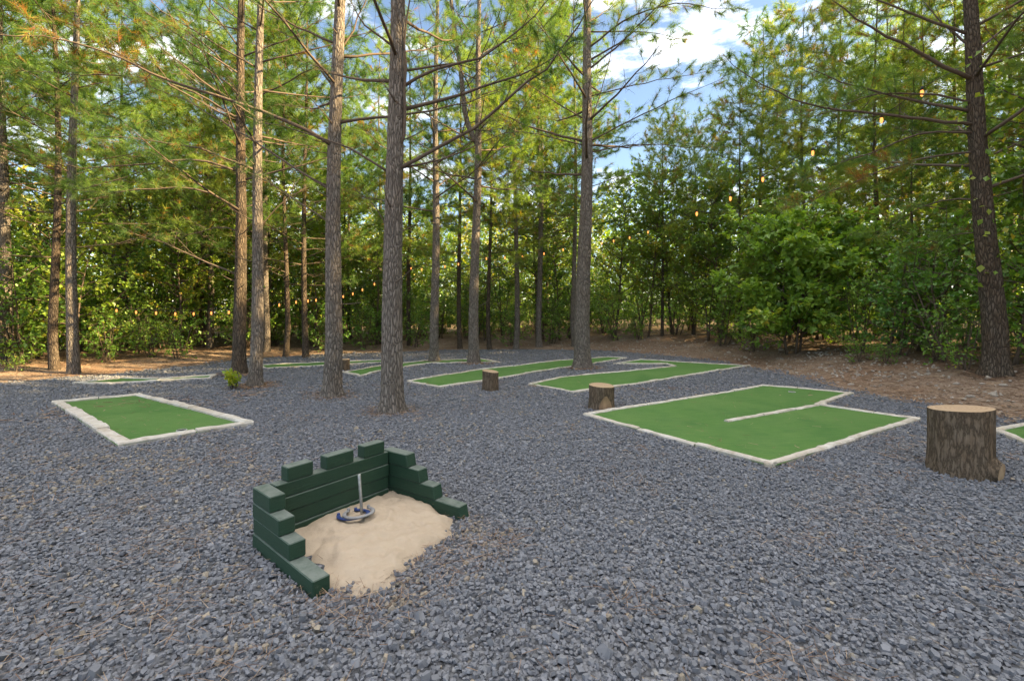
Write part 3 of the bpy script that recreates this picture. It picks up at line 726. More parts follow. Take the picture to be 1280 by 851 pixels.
near_pine(728, 460, 23, 736, 15.5, 'straight pine standing between the curving green and the hook shaped green', [
    ([(733, 90), (775, 55), (810, 20), (840, -5), (870, -40)], 11.2, .03, .8),
    ([(731, 180), (790, 150), (850, 120), (900, 98)], 11.0, .026, .7),
    ([(732, 122), (800, 105), (850, 95), (900, 88)], 11.6, .02, .75),
    ([(731, 192), (800, 180), (860, 184), (910, 180)], 11.4, .02, .5),
    ([(730, 236), (790, 215), (830, 200)], 11.8, .014, .2),
    ([(731, 150), (690, 125), (660, 105), (640, 80)], 11.4, .022, .5),
    ([(730, 182), (680, 170), (640, 160), (600, 140)], 11.2, .02, .4),
    ([(730, 175), (750, 120), (765, 60), (775, 10)], 11.8, .018, .3),
    ([(730, 250), (690, 235), (650, 230)], 12.4, .012, .3), ([(736, 60), (790, 20), (850, 5), (910, 15)], 10.6, .028, .9), ([(737, 40), (800, 40), (860, 50)], 12.6, .022, .9)], zmin=5.2, nauto=26, seed=7, wobble=.03, toneb=.52)
near_pine(1245, 468, 40, 1212, 14, 'dark leaning pine by itself near the right edge, vine on its trunk', [
    ([(1217, 100), (1170, 78), (1110, 45), (1060, 15), (1030, -20)], 8.4, .04, .45),
    ([(1219, 156), (1150, 148), (1050, 137), (980, 120), (930, 92), (905, 70)], 8.6, .034, .55),
    ([(1220, 166), (1160, 165), (1110, 182), (1050, 205), (1000, 225)], 8.8, .024, .6),
    ([(1217, 70), (1250, 40), (1290, 15), (1340, -10)], 9.0, .026, .5),
    ([(1222, 200), (1260, 185), (1300, 160)], 9.8, .022, .6),
    ([(1216, 60), (1180, 30), (1150, -5)], 9.0, .026, .6), ([(1224, 250), (1180, 250), (1130, 270), (1090, 300)], 10.4, .018, .8), ([(1221, 190), (1170, 195), (1100, 215), (1030, 245), (980, 262)], 9.2, .022, .85), ([(1219, 130), (1160, 118), (1090, 120), (1010, 150)], 9.0, .022, .8), ([(1226, 290), (1185, 296), (1140, 320)], 10.6, .014, .8)], zmin=3.6, nauto=24, seed=8, mat=BARK_DARK, wobble=.04, fol_lo=.6)

hv = TREES[-1]; vb = MB(); vr = np.random.default_rng(88); nv = 150; vz = vr.uniform(1.6, 6.2, nv); va = vr.uniform(PI * .7, PI * 2.3, nv)
_zt = CAMH + HZ / F * hv[1]; _ln = ((1212 - 640) / F * hv[1] - hv[0]) / _zt
leaves(vb, np.stack([_ln * vz + .30 * np.cos(va) * vr.uniform(.8, 1.6, nv), .28 * np.sin(va) * vr.uniform(.8, 1.4, nv), vz], -1), vr.normal(0, .6, (nv, 3)) + [0, 0, -.6], norm(vr.normal(0, .6, (nv, 3)) + [0, -.6, .5]), vr.uniform(.07, .14, nv), 0, np.clip(vr.normal(.65, .2, nv), 0, 1), .42)
vb.build('vine_leaves', LEAF, [o for o in COL.objects if o.type == 'EMPTY' and o.get('label', '').startswith('dark leaning pine')][0])
# generic background pines: a few built once, then copied with their trunk and crown
def pine_variant(h, r0, zmin, nl, seed, lod, tone, spread=1.):
    rng = np.random.default_rng(seed); ph = rng.uniform(0, 6)
    cl = lambda q: np.array([.06 * math.sin(q * .5 + ph) * min(1, max(q, 0)), .06 * math.sin(q * .4 + 2 * ph) * min(1, max(q, 0)), q])
    root = empty('pine_tree', (0, 0, -50))
    mb = MB(); rf = trunk_mesh(mb, cl, r0, h, 14, .08, seed, .25, .1); mb.build('trunk', BARK_DARK if seed % 2 else BARK, root)
    mb = MB(); ang = 0
    for i in range(nl):
        f = i / (nl - 1); z = zmin + (h * .97 - zmin) * f; ang += 2.4 + rng.normal(0, .35)
        L = spread * (1.1 + 2.1 * math.sin(min(1, f * 1.3 + .3) * PI * .6)) * (1.2 - .95 * f) * rng.uniform(.7, 1.2)
        c = cl(z); pts = auto_limb(rng, z, ang, max(.4, L), math.radians(rng.uniform(-6, 18) + 40 * f), rf(z)) + np.array([c[0], c[1], 0])
        limb(mb, pts, max(.01, rf(z) * .22), rng, lod, .8, .45 + .55 * min(1, f * 3), .08 if f < .25 else .02, tone + rng.normal(0, .08), .2, .15, .2, 5)
    mb.build('crown', [TWIG, NEEDLE], root)
    return root
PV = [pine_variant(14, .11, 3.0, 46, 21, MID, .45, 1.1), pine_variant(16, .13, 4.2, 48, 22, MID, .5, 1.15), pine_variant(12.5, .10, 2.6, 46, 23, MID, .58, 1.1), pine_variant(17, .14, 4.8, 50, 24, MID, .40, 1.25),
      pine_variant(11, .085, 1.6, 50, 25, MID, .62, 1.15)]
used_v = set()
def put_variant(vs, idx, x, y, scale, rz, label, cat, group, sx=1.):
    o = vs[idx]
    if (id(vs), idx) in used_v: o = copy_tree(o)
    used_v.add((id(vs), idx))
    o.location = (x, y, tz(x, y) - .03); o.rotation_euler = (0, 0, rz); o.scale = (scale * sx, scale * sx, scale)
    for k in ('label', 'category', 'group'):
        if k in o: del o[k]
    tag(o, label, cat, group); return o
EXPL = [  # px, py, variant, trunk width px, label
    (92, 467, 1, 14, 'right one of the two close pines at the left wood edge, orange fleck on bark'),
    (68, 462, 0, 13, 'left one of the two close pines at the left wood edge'),
    (3, 456, 3, 11, 'pine whose trunk stands at the extreme left edge'),
    (357, 446, 2, 7, 'thin pine close behind the twin pines, to their right'),
    (382, 447, 0, 7.5, 'thin pale-trunked pine just left of the straight grey pine'),
    (333, 440, 1, 7, 'thin pine half hidden behind the front twin pine'),
    (254, 434, 2, 6, 'left stem of a dark close pair in the wood left of the twin pines'),
    (262, 435, 1, 8, 'right stem of a dark close pair in the wood left of the twin pines'),
    (220, 424, 2, 6, 'dark thin pine in the shade behind the leafy mound of bushes'),
    (575, 436, 0, 8, 'dark pine seen between the slender pine and the forked pine'),
    (612, 437, 2, 6.5, 'thin dark pine just right of the forked pine'),
    (645, 436, 1, 8, 'dark pine midway between the forked pine and the straight pine, left of two'),
    (674, 434, 3, 9, 'dark pine midway between the forked pine and the straight pine, right of two'),
    (718, 433, 1, 9, 'pine tucked close behind the straight pine, reddish trunk'),
    (512, 432, 0, 6, 'thin dark pine behind the nearest trunk, to its right'),
    (828, 420, 4, 7, 'dark trunk left of the broad leafy saplings at the stony bank'),
    (867, 418, 4, 8, 'dark trunk beside the stony bank, nearest the broadleaf sapling'),
]
RIGHT = [(925, 17.5, 2, .80, 'pine top against the sky just left of the broad sapling'), (952, 19, 0, .93, 'pine rising behind the left half of the broad sapling'), (1005, 17, 4, 1.12, 'bushy pine straight behind the broad sapling'),
         (1050, 20, 1, .95, 'tall pine behind the right half of the broad sapling'), (1096, 16, 2, 1.05, 'pine right of the broad sapling, behind the tall bright bush'), (1150, 18, 0, 1.08, 'tall pine left of the dark leaning pine, well behind it'),
         (1195, 15.5, 4, 1.2, 'bushy pine close behind the dark leaning pine'), (1262, 15, 2, 1.15, 'pine right of the dark leaning pine, in deep shade'), (1275, 19, 1, 1.0, 'tall pine at the right edge, farther back'), (1110, 22, 1, 1.0, 'distant tall pine above the bright bushes')]
placed = [(t[0], t[1]) for t in TREES]
for i, (px, py, v, w, lab) in enumerate(EXPL):
    x, y = at(px, py)
    o = put_variant(PV, v, x, y, .95 if px < 800 else .86, i * 1.3, lab, 'pine tree', 'pines at the edge of the wood', 1.)
    placed.append((x, y))

for i, (px, d, v, s, lab) in enumerate(RIGHT):
    x = (px - 640) / F * d; put_variant(PV, v, x, d, s, 2 + i * 1.7, lab, 'pine tree', 'pines behind the stony bank'); placed.append((x, d))
# ------------------------------------------------------------------ broadleaf saplings and shrubs
def sapling(h, spread, nb, seed, leaf=.10, stems=1, z0=.1, per=7, tone=.45, lean=.1, tw=.5, name='sapling_tree', lm=None):
    rng = np.random.default_rng(seed); root = empty(name, (0, 0, -50)); wood = MB(); lv = MB()
    for s_ in range(stems):
        a = rng.uniform(0, 6.28); off = np.array([math.cos(a), math.sin(a), 0]) * (.12 * spread if stems > 1 else 0); ln = rng.normal(0, lean, 2)
        hh = h * rng.uniform(.75, 1.) if stems > 1 else h
        zz = np.linspace(-.05, hh, 9); ctr = np.stack([off[0] * (1 + zz / hh) + ln[0] * zz + .03 * np.sin(zz * 2 + a), off[1] * (1 + zz / hh) + ln[1] * zz + .03 * np.cos(zz * 1.7 + a), zz], -1)
        r0 = .006 + .009 * hh; tube(wood, ctr, np.linspace(r0, .006, 9), 7, 0)
        m = max(4, nb // stems); ang = rng.uniform(0, 6)
        for i in range(m):
            f = (i + rng.uniform(0, 1)) / m; z = hh * (z0 + (1 - z0) * f); ang += 2.4 + rng.normal(0, .4)
            L = spread * (.35 + .75 * math.sin(min(1, .25 + f * .9) * PI * .8)) * rng.uniform(.6, 1.15)
            c = np.array([np.interp(z, zz, ctr[:, 0]), np.interp(z, zz, ctr[:, 1]), z])
            pts = auto_limb(rng, z, ang, L, math.radians(rng.uniform(5, 45)), 0) + np.array([c[0], c[1], 0])
            tube(wood, pts, np.linspace(max(.005, r0 * .45), .003, 6), 4, 0)
            k = max(4, int(L / .13)); t = rng.uniform(.2, 1, k); j = np.minimum((t * 5).astype(int), 4); fr = (t * 5 - j)[:, None]
            b = pts[j] * (1 - fr) + pts[j + 1] * fr; d = norm(norm(pts[j + 1] - pts[j]) * .6 + rng.normal(0, .6, (k, 3)) + np.array([0, 0, .15])); l = tw * rng.uniform(.3, 1, k)[:, None]
            e = b + d * l; twigs(wood, b, (b + e) / 2, e, .003, .002)
            P = np.repeat(b, per, 0) + np.repeat(e - b, per, 0) * rng.uniform(.2, 1.05, (k * per, 1)) + rng.normal(0, .03, (k * per, 3))
            D = np.repeat(d, per, 0) + rng.normal(0, .7, (k * per, 3)); D[:, 2] -= .35
            Nn = norm(rng.normal(0, .55, (k * per, 3)) + np.array([0, 0, 1.]))
            leaves(lv, P, D, Nn, leaf * rng.uniform(.6, 1.3, k * per), 0, np.clip(tone + rng.normal(0, .13, k * per) + .12 * rng.normal(), 0, 1))
    w = wood.build('stem' , TWIG, root); lv.build('foliage', lm or LEAF, root); return root
SV = [sapling(5.2, 1.7, 34, 31, .12, 1, .12, 7, .45), sapling(3.6, 1.5, 36, 32, .11, 2, .08, 7, .52), sapling(7.0, 2.0, 40, 33, .13, 1, .2, 7, .58, name='sapling_tree'),
      sapling(4.4, 1.8, 36, 34, .10, 3, .05, 7, .38)]
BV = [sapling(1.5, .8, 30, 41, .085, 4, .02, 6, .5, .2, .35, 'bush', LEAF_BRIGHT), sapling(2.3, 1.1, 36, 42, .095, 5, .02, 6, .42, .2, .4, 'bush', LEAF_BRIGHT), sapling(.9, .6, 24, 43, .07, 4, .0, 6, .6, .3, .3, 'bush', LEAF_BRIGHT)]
# the broad multi-stemmed sapling on the right bank
def place(o, px, py, label, cat, group=None, rz=0, s=1.):
    x, y = at(px, py); o.location = (x, y, tz(x, y) - .02); o.rotation_euler = (0, 0, rz); o.scale = (s, s, s); tag(o, label, cat, group); return o
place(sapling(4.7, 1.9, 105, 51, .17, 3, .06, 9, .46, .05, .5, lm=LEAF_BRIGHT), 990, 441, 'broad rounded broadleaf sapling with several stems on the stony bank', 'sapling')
placed.append(at(990, 441))
def place_v(vs, idx, px, py, s, rz, label, cat, group, dy=0):
    x, y = at(px, py); y += dy; x = (px - 640) / F * y
    return put_variant(vs, idx, x, y, s, rz, label, cat, group)
BUSHES = [
    (190, 446, 1, .62, 'leafy mound of bush right of the two close pines at the left'), (135, 452, 0, .8, 'low bush at the foot of the two close left pines'), (222, 448, 0, .8, 'small bush at the right end of the leafy mound'),
    (30, 455, 1, .7, 'bush between the left-edge pine and the two close pines'), (20, 464, 2, .5, 'low pale weed tuft at the left wood edge'),
    (690, 430, 1, .8, 'light green bush left of the straight pine, under the lights'), (770, 425, 1, .9, 'bush in shade right of the straight pine'), (800, 424, 0, 1., 'low bush above the stony bank, beneath the bulbs'),
    (905, 432, 1, .95, 'blue-green bush hugging the left side of the broad sapling'), (940, 440, 0, .9, 'low bush at the left foot of the broad sapling'),
    (1075, 440, 1, .9, 'bush filling the gap right of the broad sapling'), (1120, 446, 1, 1.1, 'tall bright bush midway between broad sapling and dark leaning pine'), (1180, 452, 1, 1.05, 'bright leafy bush just left of the dark leaning pine'),
    (1205, 462, 0, .8, 'small yellowish bush against the dark leaning pine'), (1278, 458, 1, 1.15, 'bush right of the dark leaning pine, cut by the edge'), (1075, 452, 2, .7, 'low spreading plant on the litter in front of the bushes'),
    (1110, 455, 2, .55, 'small weed on the litter right of the low spreading plant'), (1150, 440, 1, 1.3, 'tall bush behind the bright leafy bush'),
    (455, 436, 0, 1., 'pale green bush seen left of the nearest trunk'), (520, 434, 0, .9, 'bush in shade right of the nearest trunk'), (410, 440, 0, .9, 'bush behind the straight grey pine'), (640, 432, 0, .9, 'bush between two dark pines in the centre')]
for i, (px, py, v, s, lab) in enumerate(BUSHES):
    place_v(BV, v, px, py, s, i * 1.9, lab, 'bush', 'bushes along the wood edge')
SAPS = [(150, 440, 0, .9, 'leafy sapling above the left bush mound'), (40, 446, 3, .9, 'leafy sapling beside the left-edge pine'), (240, 436, 2, .8, 'tall leafy sapling behind the twin pines'),
        (470, 430, 1, 1., 'sapling of lit leaves left of the nearest trunk'), (700, 425, 0, .95, 'leafy sapling left of the straight pine'), (770, 420, 2, .95, 'tall leafy tree right of the straight pine'),
        (840, 418, 2, 1.05, 'tall leafy tree rising left of the broad sapling'), (900, 424, 0, 1.1, 'leafy tree close behind the broad sapling on its left'), (1065, 426, 3, 1.0, 'dark leafy sapling close behind the broad sapling on its right'),
        (1130, 432, 1, .95, 'dense sapling behind the bright bushes'), (1195, 436, 3, .9, 'dense sapling behind the dark leaning pine, left side'), (1290, 446, 0, 1.1, 'sapling behind the dark leaning pine, right side'),
        (600, 426, 3, .9, 'sapling in shade behind the forked pine'), (400, 434, 1, .95, 'sapling behind the straight grey pine'), (310, 436, 3, .8, 'sapling between the twin pines and the wood')]
for i, (px, py, v, s, lab) in enumerate(SAPS):
    place_v(SV, v, px, py, s, i * 2.1, lab, 'sapling', 'leafy saplings along the wood edge')

# the wood behind: pines and leafy understorey
def scatter(n, rmin, sep, test, seed, keep):
    rng = np.random.default_rng(seed); out = []; pts = list(keep)
    for _ in range(9000):
        x, y = rng.uniform(-48, 48), rng.uniform(-12, 46)
        if not test(x, y): continue
        if all((x - a) ** 2 + (y - b) ** 2 > sep * sep for a, b in pts):
            pts.append((x, y)); out.append((x, y))
            if len(out) >= n: break
    return out
def wood_zone(x, y):
    d = float(sdist(GRAVEL, np.array([x]), np.array([y]))[0])
    if math.hypot(x, y) > 30 or d < 2.6: return False
    az = math.degrees(math.atan2(x, y)); return -62 < az < 62 and not (az > 12 and d > 6.5)
rng = np.random.default_rng(77)
for i, (x, y) in enumerate(scatter(36, 0, 3.0, lambda x, y: wood_zone(x, y) and not -15 < math.degrees(math.atan2(x, y)) < 2.5 and not 7.5 < math.degrees(math.atan2(x, y)) < 25 and (x > -4 or (int(x * 7.3 + y * 3.1) % 3 > 0)), 5, placed)):
    az = math.degrees(math.atan2(x, y)); side = 'left' if az < -15 else 'centre' if az < 18 else 'right'
    v = int(rng.choice([0, 1, 2, 3, 4], p=[.24, .22, .2, .2, .14]))
    put_variant(PV, v, x, y, rng.uniform(.85, 1.12) * (.74 if az > 22 else 1), rng.uniform(0, 6.28), 'unseen pine among many alike, added past the right edge for shade', 'pine tree', 'pines of the wood behind')
def side_zone(x, y):                     # dense unseen pines past the right edge, added to keep sun off the yard
    return (12.2 if y < 5 else 15.) < x < 20.5 and -12 < y < 12 and math.degrees(math.atan2(x, y)) > 51.5 and float(sdist(GRAVEL, np.array([x]), np.array([y]))[0]) > 1.2
for i, (x, y) in enumerate(scatter(78, 0, 1.45, side_zone, 8, [])):
    put_variant(PV, (2, 4, 0)[i % 3], x, y, rng.uniform(1.05, 1.2) * (1, 1.18, .95)[i % 3], rng.uniform(0, 6.28), 'unseen pine among many alike, added past the right edge for shade', 'pine tree', 'pines of the wood behind')
def under_zone(x, y): return wood_zone(x, y) and math.hypot(x, y) < 32
for i, (x, y) in enumerate(scatter(96, 0, 1.9, lambda x, y: under_zone(x, y) and not (24 < math.degrees(math.atan2(x, y)) < 48 and y < 15.5), 6, [at(990, 441)])):
    v = int(rng.choice([0, 1, 2, 3], p=[.25, .25, .25, .25]))
    put_variant(SV, v, x, y, rng.uniform(.7, 1.25), rng.uniform(0, 6.28), 'leafy understorey sapling among many alike in the shaded wood', 'sapling', 'understorey of the wood behind')

def hem_zone(x, y):
    d = float(sdist(GRAVEL, np.array([x]), np.array([y]))[0]); az = math.degrees(math.atan2(x, y)); return 2.4 < d < 11 and y > 7 and -58 < az < 56 and (az < 20 or d > 3.4)
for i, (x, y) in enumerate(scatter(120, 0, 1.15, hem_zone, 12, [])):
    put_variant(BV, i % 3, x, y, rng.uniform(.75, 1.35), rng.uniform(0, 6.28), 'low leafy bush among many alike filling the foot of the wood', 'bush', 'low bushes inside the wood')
# far wood: one dim mass of foliage closing the view
def far_wood():
    rng = np.random.default_rng(9); n = 130000
    az = np.radians(rng.uniform(-68, 66, n)); r = rng.uniform(40, 56, n)
    cl = fbm(az * 14, r * .12, 8); hmax = 6 + 9 * cl
    z = rng.random(n) ** 1.1 * hmax
    x, y = r * np.sin(az), r * np.cos(az)
    P = np.stack([x, y, z + terrain(x, y)], -1)
    mb = MB(); leaves(mb, P, rng.normal(size=(n, 3)), norm(rng.normal(size=(n, 3)) + [0, 0, .6]), rng.uniform(.22, .45, n), 0, np.clip(np.where(az > .2, .5, .72) + .5 * (fbm(az * 30, z * .3, 4) - .5) + rng.normal(0, .12, n), 0, 1))
    tag(mb.build('far_woods', LEAF), 'distant mass of woodland foliage behind the trees', 'woods', kind='stuff')
far_wood()

# small sprout at the foot of the twin pines
def sprout():
    rng = np.random.default_rng(61); root = empty('green_sprout', (0, 0, 0)); w = MB(); l = MB()
    for i in range(9):
        a = rng.uniform(0, 6.28); h = rng.uniform(.2, .38); e = np.array([math.cos(a) * .12, math.sin(a) * .12, h]); b = np.array([math.cos(a) * .03, math.sin(a) * .03, 0])
        tube(w, [b, (b + e) / 2, e], [.006, .005, .003], 5)
        k = 12; f = rng.uniform(.25, 1, (k, 1)); P = b + (e - b) * f; D = norm(rng.normal(0, .6, (k, 3)) + [0, 0, .9]); leaves(l, P, D, norm(rng.normal(0, 1, (k, 3)) + [0, 0, .3]), rng.uniform(.07, .13, k), 0, rng.uniform(.6, .85, k))
    w.build('stem', TWIG, root); l.build('foliage', LEAF, root); return root
place(sprout(), 291, 486, 'small bright green sprout at the foot of the twin pines', 'plant')

# ------------------------------------------------------------------ string lights
def string_lights(att, bulbs, label, big=1.):
    """att: world anchor points; bulbs: world points of bulbs hanging from the cable"""
    root = tag(empty('string_lights', tuple(att[0])), label, 'string lights', 'festoon lights strung between the trees'); o = np.array(att[0])
    pts = [np.array(att[0])] + [np.array(b) + [0, 0, .09] for b in bulbs] + [np.array(att[-1])]
    mb = MB(); tube(mb, resample(np.array(pts), len(pts) * 5) - o, .0065, 5); mb.build('cable', BLACK, root)
    sc_ = MB(); tube(sc_, [(0, 0, .095), (0, 0, .06), (0, 0, .035)], [.012, .019, .02], 8)
    gl = MB(); t = np.linspace(0, 1, 9); tube(gl, np.stack([0 * t, 0 * t, .036 - t * .095], -1), .023 * np.sqrt(np.clip(np.sin(PI * (t * .86 + .14)), .02, 1)), 10)
    b0 = gl.build('bulb', BULB, root); s0 = sc_.build('socket', BLACK, b0)
    for i, b in enumerate(bulbs):
        q = b0 if i == 0 else b0.copy()
        if i:
            COL.objects.link(q); q.parent = root; s1 = s0.copy(); COL.objects.link(s1); s1.parent = q
        q.location = tuple(np.array(b) - o); q.scale = (big, big, big)
    return root
def chain(pix, d0, d1): return [px3(a, b, d0 + (d1 - d0) * i / max(1, len(pix) - 1)) for i, (a, b) in enumerate(pix)]
string_lights([px3(1213, 78, 9.4), px3(840, 275, 14.6)], chain([(1152.5, 116), (1102, 150), (1016, 191), (953.5, 224), (913, 248), (871, 267)], 9.2, 14.), 'string of bulbs running from the dark leaning pine to the stony bank', 1.35)
string_lights([px3(835, 280, 16.5), px3(719, 304, 17.5)], chain([(810, 290), (787, 297), (767, 301), (752, 304)], 16.6, 17.2), 'short string of bulbs just right of the straight pine')
string_lights([px3(718, 306, 17.5), px3(596, 322, 17)], chain([(704, 312), (680, 317), (653, 320.5), (631, 322), (608, 323)], 17.3, 17), 'string of bulbs between the straight pine and the forked pine')
string_lights([px3(590, 325, 17), px3(500, 338, 17)], chain([(573, 330), (556, 333), (527, 336.5), (514, 335.5)], 17, 17), 'string of bulbs between the forked pine and the nearest trunk')
string_lights([px3(478, 350, 17), px3(420, 372, 16.5)], chain([(468, 355), (453, 362), (441, 367), (429, 370.5)], 16.8, 16.5), 'string of bulbs between the nearest trunk and the straight grey pine')
string_lights([px3(405, 374, 16), px3(336, 383, 15)], chain([(395, 375), (385, 376), (370, 377.5), (349, 381)], 15.8, 15.2), 'string of bulbs between the straight grey pine and the twin pines')
string_lights([px3(298, 388, 13), px3(100, 382, 13)], chain([(286, 390), (264, 391), (242, 392), (219, 392), (195, 391), (170, 390), (145.5, 388)], 13, 13), 'low string of bulbs from the twin pines to the two close left pines')

# ------------------------------------------------------------------ loose gravel chips
def clear_mask(x, y, pad=.0):
    ok = np.ones(x.shape, bool)
    for g in GREENS: ok &= sdist(g, x, y) > .0 + pad
    rel = np.stack([x - P0[0], y - P0[1]], -1); u = rel @ U; v = rel @ Vv
    ok &= ~((u > -.01) & (u < .80) & (v > 0) & (v < 1.10))
    for a, b, r in TREES: ok &= np.hypot(x - a, y - b) > r * .9
    for a, b, r in STUMPS: ok &= np.hypot(x - a, y - b) > r * .93
    return ok, u, v
def chips(x, y, size, rng, name, mats, tone, zoff=0., hfac=.42, label=None, cat=None):
    n = len(x); k = 5
    a = (np.arange(k)[None] + rng.uniform(-.32, .32, (n, k))) / k * 2 * PI + rng.uniform(0, 6.28, (n, 1))
    r = size[:, None] * rng.uniform(.6, 1.1, (n, k)); el = rng.uniform(.5, 1., n)[:, None]; th = rng.uniform(0, PI, n)[:, None]
    hx = size * hfac * rng.uniform(.5, 1.3, n)
    bx, by = r * np.cos(a), r * np.sin(a) * el; ex = bx * np.cos(th) - by * np.sin(th); ey = bx * np.sin(th) + by * np.cos(th)
    sh = rng.uniform(.55, .9, (n, k)); ox = rng.uniform(-.2, .2, n)[:, None] * size[:, None]; oy = rng.uniform(-.2, .2, n)[:, None] * size[:, None]
    B = np.stack([ex, ey, -hx[:, None] + 0 * ex], -1); T = np.stack([ex * sh + ox, ey * sh + oy, hx[:, None] * (1 + rng.uniform(-.25, .25, (n, k)))], -1)
    V = np.concatenate([B, T], 1)
    tx = rng.normal(0, .31, n)[:, None]; ty = rng.normal(0, .31, n)[:, None]
    c, s = np.cos(tx), np.sin(tx); yy = V[..., 1] * c - V[..., 2] * s; zz = V[..., 1] * s + V[..., 2] * c
    c, s = np.cos(ty), np.sin(ty); xx = V[..., 0] * c + zz * s; zz = -V[..., 0] * s + zz * c
    z = terrain(x, y) + zoff + hx * .55 + rng.uniform(-.008, .012, n)
    W = np.stack([xx + x[:, None], yy + y[:, None], zz + z[:, None]], -1).reshape(-1, 3)
    b = np.arange(n)[:, None, None] * (2 * k); j = np.arange(k)
    q = (b + np.stack([j, (j + 1) % k, k + (j + 1) % k, k + j], -1)[None]).reshape(-1, 4); top = (b[:, 0] + np.arange(k, 2 * k)[None])
    mb = MB(); mb.add(W, q, 0, np.repeat(tone, 2 * k), False); mb.more(0, top, 0, False)
    o = mb.build(name, mats); return tag(o, label, cat, kind='stuff')
def build_gravel():
    rng = np.random.default_rng(12); X = []; Y = []; S = []
    for d0, d1, dens, sz in ((.9, 3.2, 2500, .0150), (3.2, 5, 2000, .0150), (5, 7.5, 1150, .017), (7.5, 11, 430, .022), (11, 18, 140, .030)):
        A = 1.15 * (d1 ** 2 - d0 ** 2) + 2.4 * (d1 - d0); n = int(A * dens)
        y = np.sqrt(rng.uniform(d0 ** 2, d1 ** 2, n)); x = rng.uniform(-1, 1, n) * (1.15 * y + 1.2)
        X.append(x); Y.append(y); S.append(sz * np.exp(rng.normal(0, .28, n)))
    x, y, s = np.concatenate(X), np.concatenate(Y), np.concatenate(S)
    ok, u, v = clear_mask(x, y)
    d = sdist(GRAVEL, x, y) + (fbm(x * 2.2, y * 2.2, 14) - .5) * 1.4
    ok &= d < rng.normal(-.05, .15, len(x))
    sand = sand_shape(u, v); inner = (u > -.02) & (u < 1.4) & (v > -.2) & (v < 1.3)
    ok &= ~(inner & (sand > rng.uniform(.02, 1.0, len(x)) ** .8 ))
    # thin spots where needles and earth show
    thin = fbm(x * 1.7 + 9, y * 1.7, 22, 4)
    ok &= rng.random(len(x)) > sstep(.60, .80, thin) * .55
    x, y, s = x[ok], y[ok], s[ok]
    tone = np.clip(rng.normal(.44, .13, len(x)), .03, .85); dust = np.exp(-((x + 3.6) ** 2 / 1.2 + (y - 4.1) ** 2 / .5)) + np.exp(-((x + .25) ** 2 + (y - 3.1) ** 2) / .06) + .8 * np.exp(-((x + .62) ** 2 + (y - 2.45) ** 2) / .03) + .6 * np.exp(-((x + 1.9) ** 2 + (y - 3.2) ** 2) / .05)
    odd = rng.random(len(x)) < .012 + .06 * sstep(.55, .75, fbm(x * 1.2, y * 1.2, 40)) + .4 * np.minimum(dust, 1) * sstep(.35, .6, fbm(x * 3, y * 3, 51)); tone[odd] = rng.uniform(.955, 1, odd.sum())
    print('gravel chips', len(x))
    chips(x, y, s, rng, 'gravel', STONE, tone, label='loose blue-grey slate gravel covering the yard', cat='gravel')
build_gravel()

